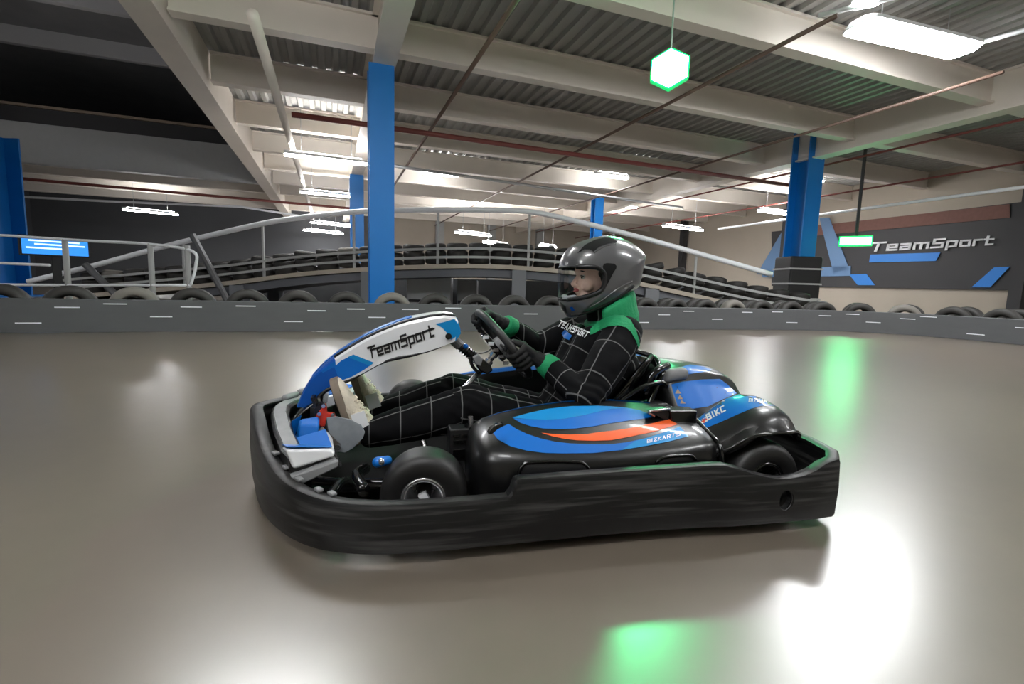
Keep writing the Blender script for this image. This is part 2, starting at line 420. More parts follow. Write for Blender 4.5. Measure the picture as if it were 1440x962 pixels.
def trunk(pts, label, r=.05, m=m_rail): return pipe('cable_trunking', pts, r, m, label, 'trunking')
q = [atz(-60, 272, 4.0), atz(150, 283, 4.0), atz(340, 291, 4.0), atz(430, 305, 3.8)]
trunk(q, 'white cable trunking over the dark wall carrying a lamp')
trunk([ata(1500, 255, 17.0), ata(1240, 290, 17.0), ata(1010, 322, 17.0)], 'white cable trunking above the charcoal sign wall')
trunk([atz(1150, 22, 5.25), atz(1300, -14, 5.25)], 'short bright trunking above the long white lamp', .04)
trunk([atz(1370, 62, 5.1), atz(1500, 26, 5.1)], 'bright trunking leading away from the long white lamp', .04)
trunk([atz(545, 232, 4.45), atz(960, 292, 4.45)], 'pale cable trunking under the far beams', .05, m_silver)

# ---- lamps
m_lamp = mat('lamp_diffuser', (255, 255, 255), .4, emit=(.97, .98, 1.0), estr=27)
m_deck_fill = mat('deck_fill_glow', (255, 255, 255), .4, emit=(1.0, .98, .96), estr=36)  # glow added on the lamp tops to brighten deck and beams
m_house = mat('lamp_housing', (205, 207, 210), .45)
def lamp(p, L, W, rz, label, drop=.6, m=m_lamp, up=False):
    t = empty('ceiling_lamp', p, rz); tag(t, label, 'lamp', 'white strip lamps')
    bm = BM(); rows = []
    for x, s in ((-L/2, .55), (-L/2 + .06, .92), (-L/2 + .12, 1), (L/2 - .12, 1), (L/2 - .06, .92), (L/2, .55)):
        rows.append([(x, -W/2 * s, .0), (x, W/2 * s, .0), (x, W/2 * s, .05), (x, W/3 * s, .1), (x, -W/3 * s, .1), (x, -W/2 * s, .05)])
    loft(bm, rows); obj('housing', bm, m_house, t)
    bm = BM(); rows = []
    for x, s in ((-L/2 + .01, .5), (-L/2 + .06, .88), (-L/2 + .12, .96), (L/2 - .12, .96), (L/2 - .06, .88), (L/2 - .01, .5)):
        rows.append([(x, -W/2 * s, -.002), (x, W/2 * s, -.002), (x, W/2.6 * s, -.05), (x, -W/2.6 * s, -.05)])
    loft(bm, rows); obj('diffuser', bm, m, t)
    if drop > .6 or up:
        bm = BM(); box(bm, -L * .42, L * .42, -W * .3, W * .3, .1, .115); obj('added_uplight', bm, m_deck_fill, t)
    for s in (-1, 1):
        bm = BM(); cyl(bm, (s * L * .3, 0, .1), (s * L * .3, 0, .1 + drop), .008, 6); obj('hanger', bm, m_silver, t)
    return t
def lamp_px(u0, v0, u1, v1, z, label, W=.24, k=.95):
    c = atz((u0 + u1) / 2, (v0 + v1) / 2, z); a = atz(u0, v0, z); b = atz(u1, v1, z)
    L = float(np.linalg.norm(b - a)) * k; d = b - a
    return lamp((float(c[0]), float(c[1]), z), L, W, math.atan2(d[1], d[0]), label, max(.1, ZD - z - .12))
lamp_px(1204, 36, 1366, 74, 5.0, 'large white strip lamp under the deck near the photographer', W=.62)
lamp_px(398, 216, 522, 231, 4.3, 'white strip lamp nearest the tall blue column, topmost of its row')
lamp_px(420, 269, 510, 278, 4.2, 'white strip lamp second from the top beside the tall blue column')
lamp_px(436, 312, 500, 319, 4.0, 'white strip lamp third from the top beside the tall blue column', W=.2)
lamp_px(426, 323, 485, 329, 3.8, 'white strip lamp lowest of its row beside the tall blue column', W=.2)
lamp_px(171, 294, 254, 302, 3.9, 'white strip lamp on the dark wall by the white railing')
lamp_px(640, 326, 692, 332, 3.4, 'white strip lamp above the flyover, closest to the tall blue column', W=.3)
lamp_px(680, 340, 715, 345, 3.1, 'white strip lamp above the flyover, middle of three', W=.3)
lamp_px(759, 345, 782, 348, 3.0, 'white strip lamp above the flyover, closest to the helmet', W=.3)
lamp_px(932, 317, 990, 324, 3.8, 'white strip lamp above the flyover just behind the helmet')
lamp_px(1066, 295, 1121, 303, 4.1, 'white strip lamp beside the padded blue column')
lamp_px(1196, 6, 1240, -2, 5.3, 'small white lamp above the large strip lamp', W=.3)
# added lamps, mostly out of view, to brighten ceiling, kart, face and void fascia
for (a, b) in ((-.8, 5.4), (-12.8, 10.5), (-12.5, 14.5), (-.8, -.6), (4.5, -1.4), (9.5, -1.0), (13.5, -2.5), (4.2, 2.6), (-6.0, -3.0), (-4.2, -1.6), (15.5, 2.0), (17.5, 14.3), (10.5, 17.3), (4.2, 20.2), (7.0, 26.2), (15.0, 23.2)):
    hi = b > 8 and a > 0; big = a < -10; p = AB(a, b, 5.2 if hi else 4.5); lamp(p, 1.8 if big else 1.5, .4 if big else .34, AZ, 'added white strip lamp that brightens the hall', 5.0 if big else (.3 if hi else 1.0), up=hi)

# ---- green lamps
m_gcore = mat('green_lamp', (255, 255, 255), .4, emit=(.09, 1.0, .36), estr=75)
m_gedge = mat('green_rim', (0, 120, 60), .4, emit=(.0, 1.0, .22), estr=.24)
pg = atz(942, 96, 3.8)
t = empty('signal_lamp', (float(pg[0]), float(pg[1]), 3.8), math.atan2(pg[1], pg[0]) - PI / 2); tag(t, 'glowing green floodlight hanging from the roof above the driver', 'signal lamp', 'green signal lamps')
hx = [(.27 * math.sin(k * PI / 3), .25 * math.cos(k * PI / 3)) for k in range(6)]
bm = BM(); loft(bm, [[(x * 1.08, .0, z * 1.08) for x, z in hx], [(x * 1.08, .1, z * 1.08) for x, z in hx], [(x * .6, .2, z * .6) for x, z in hx]]); obj('housing', bm, m_gedge, t)
bm = BM(); loft(bm, [[(x * .9, -.02, z * .9) for x, z in hx], [(x, .001, z) for x, z in hx]]); obj('lens', bm, m_gcore, t)
bm = BM(); cyl(bm, (0, .1, .25), (0, .1, ZD - 3.8), .012, 8); obj('hanger', bm, m_silver, t)
pg2 = aty(1203, 339, 15.6)
t = empty('signal_lamp', tuple(float(x) for x in pg2), math.atan2(pg2[1], pg2[0]) - PI / 2); tag(t, 'small glowing green panel lamp in front of the sign wall', 'signal lamp', 'green signal lamps')
bm = BM(); box(bm, -.44, .44, 0, .12, -.16, .16); obj('housing', bm, m_gedge, t)
bm = BM(); box(bm, -.4, .4, -.03, .0, -.11, .11); obj('lens', bm, mat('green_panel_lamp', (255, 255, 255), .4, emit=(.14, 1.0, .36), estr=16), t)
bm = BM(); cyl(bm, (0, .08, .16), (0, .08, ZD - float(pg2[2])), .05, 10); obj('hanger', bm, m_panel, t)

# ---- sign wall at the right
AW = A1 - .12
def wall_quad(bm, pts, th=.03, a=AW):
    P = [ata(u, v, a) for u, v in pts]; q = [toab(p) + (float(p[2]),) for p in P]
    n = len(q); f = [bm.verts.new(AB(a, x[1], x[2])) for x in q]; g = [bm.verts.new(AB(a + th, x[1], x[2])) for x in q]
    bm.faces.new(f); bm.faces.new(g[::-1])
    for i in range(n): bm.faces.new((f[i], f[(i + 1) % n], g[(i + 1) % n], g[i]))
t = empty('sign_board', AB(AW, 10, 2.6)); tag(t, 'wide charcoal wall sign with white lettering and blue stripes', 'sign')
def rel(o, t):
    o.parent = t; o.matrix_parent_inverse = Matrix.Translation(t.location).inverted()
bm = BM(); wall_quad(bm, [(1085, 326), (1620, 262), (1620, 412), (1085, 402)], .08, A1 - .1); rel(obj('board', bm, m_panel), t)
bm = BM(); wall_quad(bm, [(1140, 318), (1420, 287), (1420, 306), (1140, 332)], .03, A1 - .14); rel(obj('brick_band', bm, m_brick), t)
bm = BM()
for q in text_px('TeamSport', (1226, 353), (1402, 343), 11, w=.11, shear=.2): wall_quad(bm, q, .025, A1 - .17)
rel(obj('lettering', bm, m_white), t)
bm = BM(); wall_quad(bm, [(1224, 358), (1322, 355), (1316, 367), (1222, 369)], .025, A1 - .15); rel(obj('underline', bm, m_sblue), t)
for pts in ([(1194, 386), (1218, 385), (1230, 401), (1206, 401)], [(1398, 376), (1420, 375), (1392, 404), (1366, 404)], [(1428, 366), (1460, 348), (1460, 372), (1432, 378)]):
    bm = BM(); wall_quad(bm, pts, .025, A1 - .15); rel(obj('stripe', bm, m_sblue), t)
for pts in ([(1104, 318), (1122, 312), (1084, 386), (1064, 386)], [(1152, 306), (1166, 306), (1194, 378), (1172, 384)], [(1072, 380), (1196, 374), (1196, 388), (1072, 390)]):
    bm = BM(); wall_quad(bm, pts, .025, A1 - .15); rel(obj('stripe', bm, mat('stripe_pale', (96, 130, 170), .5)), t)
pw = toab(ata(1430, 400, A1 - .4))
for i, bb in enumerate((pw[1], pw[1] + 9.2, pw[1] + 17)):
    bm = BM(); boxab(bm, A1 - .45, A1 - .1, bb - .18, bb + .18, 0, 5.3); o = struct('column', bm, m_panel, 'dark steel wall post beside the charcoal sign'); o['category'] = 'post'; o['group'] = 'dark wall posts'
for i, aa in enumerate((7.5, 11.5, 15.5)):
    bm = BM(); boxab(bm, aa - .3, aa + .3, B1 - .3, B1, 0, 5.6); o = struct('column', bm, m_grey, 'grey pilaster on the distant beige wall'); o['category'] = 'pilaster'; o['group'] = 'grey pilasters'

# ---- tyres
def tyre_mesh(R=.31, W=.2, hole=.17, n=28):
    bm = BM(); prof = []
    for (r, h) in ((hole, -.32), (hole + .03, -.46), (R * .8, -.5), (R * .95, -.4), (R, -.2), (R, .2), (R * .95, .4), (R * .8, .5), (hole + .03, .46), (hole, .32), (hole + .05, .2), (hole + .07, 0), (hole + .05, -.2)): prof.append((r, h * W))
    lathe(bm, prof, 'z', n); return bm
bm = tyre_mesh(); bmesh.ops.recalc_face_normals(bm, faces=bm.faces); me_t = bpy.data.meshes.new('tyre'); bm.to_mesh(me_t); bm.free(); me_t.materials.append(m_tyre); me_t.polygons.foreach_set('use_smooth', [True] * len(me_t.polygons))
me_tl = me_t.copy(); me_tl.materials.clear(); me_tl.materials.append(m_tyre_l)
def tyre(p, rot, label, group, me=None):
    o = bpy.data.objects.new('tyre', me or me_t); COL.objects.link(o); o.location = p; o.rotation_euler = rot
    return tag(o, label, 'tyre', group)

# ---- track barrier: curved belt
bar = [(-13.5, 3.6), (-9.5, 4.9), (-6.49, 6.08), (-4.81, 6.76), (-2.63, 7.43), (0, 8.3), (2.47, 9.32), (4.73, 10.04), (6.2, 10.36), (7.31, 10.33), (8.1, 9.95), (8.55, 9.35), (9.0, 8.4), (9.6, 6.9), (10.4, 5.0), (11.3, 3.0)]
bp = smoothpath([(x, y, 0) for x, y in bar], 8)
t = empty('track_barrier', (0, 8.3, 0)); tag(t, 'long grey rubber belt barrier curving round the track edge', 'barrier')
HB = .45; rows = []
for i, p in enumerate(bp):
    d = bp[min(i + 1, len(bp) - 1)] - bp[max(i - 1, 0)]; d /= np.linalg.norm(d); n = np.array([-d[1], d[0], 0])
    rows.append([p + n * a + np.array([0, 0, z]) for a, z in ((0, .005), (0, HB - .01), (.01, HB), (.03, HB), (.03, .005))])
bm = BM(); loft(bm, rows); rel(obj('belt', bm, m_belt), t)
def bar_at(s):
    acc = 0
    for i in range(len(bp) - 1):
        L = np.linalg.norm(bp[i + 1] - bp[i])
        if acc + L >= s:
            d = (bp[i + 1] - bp[i]) / L; return bp[i] + d * (s - acc), d
        acc += L
    return bp[-1], d
LB = sum(np.linalg.norm(bp[i + 1] - bp[i]) for i in range(len(bp) - 1))
rnd = random.Random(3); s = 5.6; k = 0
while s < LB - 5:
    p, d = bar_at(s); n = np.array([-d[1], d[0], 0]); zz = (.36, .2, .34, .37, .14, .3)[k % 6] + rnd.uniform(-.03, .03)
    bm = BM(); e = d * .13; f = n * -.008
    hexa(bm, [p - e + n * .0 + f + [0, 0, zz], p + e + f + [0, 0, zz], p + e + [0, 0, zz], p - e + [0, 0, zz], p - e + f + [0, 0, zz + .014], p + e + f + [0, 0, zz + .014], p + e + [0, 0, zz + .014], p - e + [0, 0, zz + .014]])
    rel(obj('staple', bm, m_rail), t); s += rnd.uniform(.3, .75); k += 1
s = 3.9; k = 0
while s < LB - 3.0:
    p, d = bar_at(s); n = np.array([-d[1], d[0], 0]); q = p + n * .2
    tyre((q[0], q[1], .312 + .0), (PI / 2, 0, math.atan2(d[1], d[0]) + rnd.uniform(-.12, .12)), 'worn black tyre standing upright behind the grey belt barrier', 'upright tyres behind the belt barrier', me_tl if k % 5 == 2 else me_t)
    if p[0] > 1.5:
        q2 = p + n * .62
        tyre((q2[0] + .1, q2[1], .312), (PI / 2, .0, math.atan2(d[1], d[0]) + rnd.uniform(-.12, .12)), 'black tyre in the second row behind the belt barrier', 'second row of tyres behind the barrier')
        bpy.context.view_layer.update()
    s += .70; k += 1

# ---- white railing at the left
yr = 9.3
def rl(u, v): return aty(u, v, yr)
t = empty('white_railing', tuple(float(x) for x in (rl(120, 400)[0], yr, 0))); tag(t, 'white tubular railing behind the barrier, beside the blue screen', 'railing')
for pts in ([(-70, 328), (0, 331), (110, 338), (205, 343), (270, 353), (275, 375), (268, 401)], [(-70, 366), (0, 370), (70, 373)], [(-70, 399), (60, 401), (268, 401)]):
    bm = BM(); tube(bm, smoothpath([rl(*q) for q in pts], 5), .028, 10); rel(obj('rail', bm, m_rail, smooth=True), t)
for u in (-40, 90, 210, 262):
    bm = BM(); p = rl(u, 343); cyl(bm, (p[0], p[1] + .02, 0), (p[0], p[1] + .02, float(rl(u, 332 + u * .05)[2])), .05, 10); rel(obj('post', bm, m_grey, smooth=True), t)
# screen
ps = aty(79, 347, 12.0)
t = empty('screen', tuple(float(x) for x in ps), math.atan2(ps[1], ps[0]) - PI / 2 + .3); tag(t, 'glowing blue timing screen on a dark stand behind the white railing', 'screen')
bm = BM(); box(bm, -.66, .66, 0, .08, -.24, .24); obj('bezel', bm, m_black, t, bevel=.01)
m_scr = mat('screen_blue', (10, 40, 90), .3, emit=(.03, .28, .9), estr=.4); m_scw = mat('screen_white', (200, 220, 255), .3, emit=(.5, .75, 1.0), estr=.6)
bm = BM(); box(bm, -.62, .62, -.012, 0, -.2, .2); obj('display', bm, m_scr, t)
for (x0, x1, z) in ((-.5, .45, .1), (-.4, .55, .02), (-.55, .2, -.07)):
    bm = BM(); box(bm, x0, x1, -.018, -.011, z, z + .035); obj('text_line', bm, m_scw, t)
bm = BM(); box(bm, -.08, .08, .03, .1, -float(ps[2]), -.2); obj('stand', bm, m_black, t)

# ---- flyover bridge in the middle
YB = 14.0
xs = [-13, -8.6, -6, -3.3, -.8, 1.5, 3, 4.9, 7.0, 9.0]; zs = [.12, .62, 1.0, 1.25, 1.36, 1.27, 1.1, .75, .36, .1]
dp = smoothpath([(x, YB, z) for x, z in zip(xs, zs)], 6)
t = empty('flyover_bridge', (0, YB, 0)); tag(t, 'arched kart flyover with pale deck edge, belts and high white handrail', 'bridge')
bm = BM(); rows = [[(p[0], YB + dy, p[2] + dz) for dy, dz in ((0, 0), (2.6, 0), (2.6, -.12), (0, -.12))] for p in dp]; loft(bm, rows); rel(obj('deck', bm, m_wall_l), t)
bm = BM(); rows = [[(p[0], YB + dy, p[2] + dz) for dy, dz in ((.1, -.14), (2.5, -.14), (2.5, -.36), (.1, -.36))] for p in dp if p[2] > .5]; loft(bm, rows); rel(obj('girder', bm, mat('girder_grey', (98, 100, 106), .6)), t)
for dz in (.16, .40):
    bm = BM(); rows = [[(p[0], YB + dy, p[2] + dz + h) for dy, h in ((-.06, 0), (-.04, 0), (-.04, .07), (-.06, .07))] for p in dp]; loft(bm, rows); rel(obj('belt', bm, m_grey), t)
hr = smoothpath([aty(u, v, YB) for u, v in ((40, 396), (130, 374), (230, 347), (330, 323), (400, 309), (500, 298), (570, 295.5), (650, 295), (715, 296), (765, 301), (870, 326), (980, 356), (1085, 386))], 5)
bm = BM(); tube(bm, hr, .075, 12); rel(obj('handrail', bm, m_rail, smooth=True), t)
for x in (-9.5, -7.2, -4.6, -2.2, .4, 2.8, 5.2):
    zt = min(hr, key=lambda q: abs(q[0] - x))[2]; zd = min(dp, key=lambda q: abs(q[0] - x))[2]
    bm = BM(); cyl(bm, (x, YB + .05, zd), (x, YB + .05, zt), .04, 8); rel(obj('rail_post', bm, m_grey), t)
for x in (-8.0, -4.2, .15, 4.0):
    zd = min(dp, key=lambda q: abs(q[0] - x))[2]
    for y in (.15, 2.3):
        bm = BM(); box(bm, x - .2, x + .2, YB + y - .15, YB + y + .2, 0, zd - .13); rel(obj('support', bm, mat('support_grey', (120, 122, 126), .6)), t)
x = -12.4; k = 0
while x < 8.4:
    zd = float(np.interp(x, [q[0] for q in dp], [q[2] for q in dp])); z2 = float(np.interp(x + .2, [q[0] for q in dp], [q[2] for q in dp])); sl = math.atan2(z2 - zd, .2)
    for j in range(3):
        tyre((x - math.sin(sl) * .2 * j, YB + .42, zd + .115 + .2 * j * math.cos(sl) + .3 * abs(math.sin(sl)) * 0), (0, -sl, rnd.uniform(0, 3)), ('black tyre at the bottom of a stack on the flyover edge', 'black tyre in the middle of a stack on the flyover edge', 'black tyre on top of a stack along the flyover edge')[j], ('lowest tyres of the flyover stacks', 'middle tyres of the flyover stacks', 'top tyres of the flyover stacks')[j], me_tl if (k * 3 + j) % 11 == 5 and j == 2 else me_t)
    x += .635 * math.cos(sl); k += 1
# barrier and parked clutter seen beneath the flyover
bm = BM(); box(bm, -9, 9, 17.2, 17.3, 0, .95); o = tag(obj('low_barrier', bm, m_belt), 'grey belt barrier seen beneath the flyover', 'barrier')
for i, (u0, u1, v0, v1) in enumerate(((574, 636, 391, 402), (644, 672, 394, 402))):
    p = aty((u0 + u1) / 2, v1, 16.6); q0 = aty(u0, v1, 16.6); q1 = aty(u1, v0, 16.6)
    tt = empty('crash_block', (float(p[0]), 16.6, 0)); tag(tt, ('long pale crash block on the floor beneath the flyover', 'short pale crash block on the floor beneath the flyover')[i], 'crash block')
    L = float(q1[0] - q0[0]) / 2
    bm = BM(); box(bm, -L, L, -.3, .3, 0, float(q1[2])); obj('body', bm, m_white if i == 0 else m_grey, tt, bevel=.05)
    bm = BM(); box(bm, -L * .9, L * .9, -.31, -.3, .12, .22); obj('groove', bm, m_panel, tt)
# slanted grey props under the far ramp
for i, (u0, v0, u1, v1) in enumerate(((120, 372, 152, 404), (270, 330, 300, 386))):
    a = aty(u0, v0, 13.6); c = aty(u1, v1, 13.6); c = a + (c - a) * ((a[2] - .02) / (a[2] - c[2]))
    bm = BM(); tube(bm, [a, c], .09, 8); tag(obj('ramp_brace', bm, m_belt), ('slanted grey brace under the low end of the white handrail', 'slanted grey brace under the flyover ramp by the white railing')[i], 'brace')
# ================================================================== THE KART
def scuffed(name, rgb, rough, scuff):
    m = mat(name, rgb, rough, spec=.4); nt = m.node_tree; b = nt.nodes['Principled BSDF']
    tc = nt.nodes.new('ShaderNodeTexCoord'); mp = nt.nodes.new('ShaderNodeMapping'); mp.inputs['Scale'].default_value = (2.2, 2.2, 38)
    n = nt.nodes.new('ShaderNodeTexNoise'); n.inputs['Scale'].default_value = 1.6; n.inputs['Detail'].default_value = 7
    nt.links.new(tc.outputs['Object'], mp.inputs['Vector']); nt.links.new(mp.outputs['Vector'], n.inputs['Vector'])
    cr = nt.nodes.new('ShaderNodeValToRGB'); cr.color_ramp.elements[0].position = .5; cr.color_ramp.elements[1].position = .78
    cr.color_ramp.elements[0].color = lin(rgb); cr.color_ramp.elements[1].color = lin(scuff)
    nt.links.new(n.outputs['Fac'], cr.inputs['Fac']); nt.links.new(cr.outputs['Color'], b.inputs['Base Color'])
    mr = nt.nodes.new('ShaderNodeMapRange'); mr.inputs['To Min'].default_value = rough - .1; mr.inputs['To Max'].default_value = rough + .2
    nt.links.new(n.outputs['Fac'], mr.inputs['Value']); nt.links.new(mr.outputs['Result'], b.inputs['Roughness'])
    return m
k_bump = scuffed('bumper_plastic', (12, 12, 13), .42, (66, 65, 64))
k_black = mat('moulded_black', (10, 10, 11), .33, coat=.2, bump=.04, bscale=160)
k_gblack = mat('gloss_black', (9, 9, 10), .18, coat=.4)
k_blue = mat('kart_blue', (0, 96, 180), .45, spec=.25, coat=.22)
k_dblue = mat('kart_deep_blue', (0, 74, 156), .45, spec=.25, coat=.22)
k_cyan = mat('kart_cyan', (4, 126, 188), .45, spec=.25, coat=.22)
k_orange = mat('kart_orange', (222, 90, 34), .45, spec=.25, coat=.22)
k_white = mat('kart_white', (214, 216, 218), .3, coat=.5)
k_ink = mat('kart_ink', (20, 20, 22), .4)
k_grey = mat('kart_grey', (120, 121, 122), .5, var=.25, vscale=20)
k_metal = mat('kart_steel', (190, 190, 192), .25, metal=.9)
k_rubber = mat('kart_rubber', (20, 19, 19), .5, var=.2, vscale=10)
k_red = mat('pedal_red', (200, 52, 32), .4)
k_milky = mat('pedal_guard', (132, 137, 142), .35, var=.35, vscale=22)
k_gold = mat('mark_tan', (150, 132, 110), .4)
k_spring = mat('spring_grey', (105, 96, 90), .4, metal=.5)

kart = tag(empty('go_kart', tuple(KO), PI + YAW), 'blue, white and black racing go-kart with wraparound bumper, driven across the floor', 'go-kart')
def part(name, bm, m, parent=None, **kw): return obj(name, bm, m, parent or kart, **kw)

# ---- wraparound bumper
half = [(-.945, 0, .262), (-.945, .40, .262), (-.94, .58, .262), (-.915, .70, .258), (-.865, .752, .249), (-.81, .757, .238), (-.77, .757, .216), (-.72, .757, .2), (-.66, .756, .194), (-.62, .755, .196), (-.575, .754, .206), (-.525, .752, .219), (-.47, .748, .238), (-.42, .742, .25), (-.38, .736, .25), (-.2, .724, .246), (0, .718, .243), (.22, .716, .241), (.252, .716, .24), (.262, .716, .222), (.268, .716, .2), (.28, .716, .19), (.4, .715, .188), (.52, .712, .188), (.64, .70, .188), (.74, .672, .19), (.82, .632, .195), (.89, .57, .203), (.945, .5, .216), (1.0, .41, .245), (1.05, .29, .275), (1.095, .15, .298), (1.13, .04, .31), (1.135, 0, .31)]
half = half[:17] + [tuple(p) for p in smoothpath(half[17:21], 3)][:-1] + half[21:23] + [tuple(p) for p in smoothpath(half[23:], 4)]
path = half + [(x, -y, z) for x, y, z in half[-2:0:-1]]
rows = []; n = len(path)
for i, p in enumerate(path):
    a = np.array(path[i - 1][:2]); b = np.array(path[(i + 1) % n][:2]); d = b - a; d /= np.linalg.norm(d); nn = np.array([-d[1], d[0]])
    if nn.dot(np.array(p[:2])) < 0: nn = -nn
    zt = p[2]; zb = .04; T = .032
    q = []
    for off, z in ((-.006, zb), (.0, zb + .012), (.004, (zb + zt) / 2), (.0, zt - .014), (-.005, zt - .003), (-.012, zt), (-T, zt), (-T - .012, zt - .006), (-T - .012, zt - .014), (-T + .004, zt - .018), (-T + .006, zb)):
        q.append((p[0] + nn[0] * off, p[1] + nn[1] * off, z))
    rows.append(q)
bm = BM(); loft(bm, rows, closed_u=True)
bumper = part('bumper', bm, k_bump)
cb = BM(); rr = [(.028 * math.cos(a), .036 * math.sin(a)) for a in np.linspace(0, 2 * PI, 20, endpoint=False)]
for sg in (1, -1): prism(cb, [(-.655 + x, .12 + z) for x, z in rr], 1, .60 * sg, .85 * sg)
cut = obj('cutter', cb); md = bumper.modifiers.new('hole', 'BOOLEAN'); md.object = cut; md.operation = 'DIFFERENCE'; md.solver = 'EXACT'
# the cutter lives at the origin of the kart frame while evaluating
cut.parent = kart; bpy.context.view_layer.update()
nm = evaluated(bumper, 'bumper'); bumper.modifiers.clear(); bumper.data = nm; bpy.data.objects.remove(cut)
autosmooth(bumper, 30); bb = bvh_of(bumper.data)
bm = BM()
tube(bm, [(-.655 + x * 1.04, .752, .12 + z * 1.04) for x, z in rr], .005, 6, closed=True); obj('hole_rim', bm, k_black, bumper, smooth=True)
# fixing lugs on the lip at the front corner
for (x, y, z) in ((1.0, .41, .245), (.955, .48, .222), (.905, .55, .208), (.84, .615, .198), (.80, .64, .194), (1.05, -.29, .275), (1.0, -.41, .245)):
    bm = BM(); a = math.atan2(y, x) ; M = Matrix.Translation((x * .965, y * .965, z + .002)) @ Matrix.Rotation(math.atan2(-.5 if y > 0 else .5, .35), 4, 'Z')
    bmesh.ops.create_cube(bm, size=1, matrix=M @ Matrix.Diagonal((.028, .018, .009, 1))); obj('lug', bm, k_grey, bumper, bevel=.003)

# ---- inner crash bar behind the front of the bumper (V shaped)
bm = BM(); rows = []
for (x, y, zt) in ((.878, .485, .262), (.917, .415, .27), (.968, .27, .285), (1.018, .09, .298), (1.03, 0, .30), (1.018, -.09, .298), (.968, -.27, .285), (.917, -.415, .27), (.878, -.485, .262)):
    rows.append([(x - .03, y, .12), (x + .025, y, .12), (x + .03, y, zt - .008), (x + .022, y, zt), (x - .026, y, zt), (x - .034, y, zt - .008)])
loft(bm, rows); cbar = part('crash_bar', bm, k_black)
bm = BM(); rows = []
for (x, y, zt) in ((.88, .48, .2635), (.917, .415, .2715), (.968, .27, .2865), (1.018, .09, .2995), (1.03, 0, .3015), (1.018, -.09, .2995), (.968, -.27, .2865), (.917, -.415, .2715), (.88, -.48, .2635)):
    rows.append([(x - .024, y, zt - .002), (x + .02, y, zt - .002), (x + .018, y, zt + .003), (x - .022, y, zt + .003)])
loft(bm, rows); obj('top_cap', bm, k_grey, cbar)
for (x, y, z) in ((1.035, -.12, .305), (1.0, -.25, .30)):
    bm = BM(); capsule(bm, (x, y, z), .016, (x - .03, y - .05, z + .004), .013, 10); obj('knob', bm, k_grey, cbar, smooth=True)

# ---- nose: low fairing wedges left and right, and the centre cone
def wedge(sg):
    t0 = part('nose_fairing', (lambda bm: (hexa(bm, [(.945, sg * .30, .185), (.895, sg * .50, .228), (.775, sg * .49, .258), (.80, sg * .30, .25), (.985, sg * .30, .245), (.915, sg * .50, .292), (.782, sg * .475, .276), (.83, sg * .28, .285)]), bm)[1])(BM()), k_white, bevel=.012)
    bm = BM(); v = [(.975, sg * .31, .2505), (.912, sg * .49, .2955), (.788, sg * .465, .2795), (.828, sg * .30, .287)]
    hexa(bm, v + [(a, b, c + .003) for a, b, c in v]); obj('blue_top', bm, k_blue, t0)
    bm = BM(); hexa(bm, [(.93, sg * .42, .165), (.895, sg * .515, .172), (.765, sg * .515, .232), (.79, sg * .44, .228), (.935, sg * .42, .205), (.90, sg * .515, .212), (.762, sg * .51, .254), (.79, sg * .44, .25)]); obj('skirt', bm, k_grey, t0, bevel=.006)
    return t0
wedge(1); wedge(-1)
bm = BM(); rows = []
for (x, w, z0, z1) in ((1.03, .20, .14, .24), (.985, .17, .16, .285), (.94, .14, .2, .33), (.90, .12, .25, .36), (.87, .11, .29, .385)):
    rows.append([(x, -w, z0), (x, w, z0), (x - .01, w, z1 - .02), (x - .02, w * .7, z1), (x - .02, -w * .7, z1), (x - .01, -w, z1 - .02)])
loft(bm, rows); cone = part('nose_cone', bm, k_gblack, bevel=.008)
for sg in (1, -1):
    bm = BM(); v = [(1.0, sg * .185, .18), (.965, sg * .158, .19), (.93, sg * .137, .30), (.96, sg * .16, .285)]
    hexa(bm, v + [(a, b + sg * .004, c) for a, b, c in v]); obj('blue_flash', bm, k_blue, cone)
bm = BM(); hexa(bm, [(.95, .2, .2), (.93, .28, .2), (.86, .3, .21), (.87, .2, .21), (.93, .19, .30), (.92, .25, .295), (.85, .27, .30), (.86, .19, .31)]); obj('side_flash', bm, k_blue, cone, bevel=.01)

# ---- steering fairing (the arched panel with the team lettering)
top = [(647, 461), (644, 452), (640, 446.5), (625, 444.5), (605, 447), (580, 452), (560, 458), (535, 468), (510, 480), (490, 492), (470, 505), (450, 521), (435, 537), (425, 553), (417, 573)]
bot = [(648, 469), (645, 474), (640, 480), (620, 488), (600, 494.5), (580, 499.5), (560, 503), (545, 507), (530, 514), (510, 525), (495, 533), (475, 541), (458, 549), (446, 560), (439, 574)]
rows = []
tp = [ky(u, v, .112) for u, v in top]; bt = [ky(u, v, .112) for u, v in bot]
for a, b in zip(tp, bt):
    ra = []
    for y in (-1, 1):
        pass
    m1 = a * .94 + b * .06
    rows.append([(a[0], -.09, a[2] + .008), (a[0], 0, a[2] + .012), (a[0], .09, a[2] + .008), (a[0], .106, a[2] + .002), (m1[0], .112, m1[2]), (b[0], .112, b[2]), (b[0], .10, b[2]), (b[0], -.10, b[2]), (b[0], -.112, b[2]), (m1[0], -.112, m1[2]), (a[0], -.106, a[2] + .002)])
bm = BM(); loft(bm, rows); fair = part('steering_fairing', bm, k_white, bevel=.0)
fair.data.polygons.foreach_set('use_smooth', [False] * len(fair.data.polygons))
fb = bvh_of(fair.data)
fair.data.materials.append(k_dblue); fair.data.materials.append(k_blue); fair.data.materials.append(k_cyan)
for pl in fair.data.polygons:
    x = pl.center.x
    if x > .83: pl.material_index = 1
    elif x > .80: pl.material_index = 2
    elif x < .36: pl.material_index = 3
bm = BM(); tube(bm, [(a[0], .10, a[2] + .006) for a in tp[2:11]], .006, 8); obj('edge_strip', bm, k_ink, fair, smooth=True)
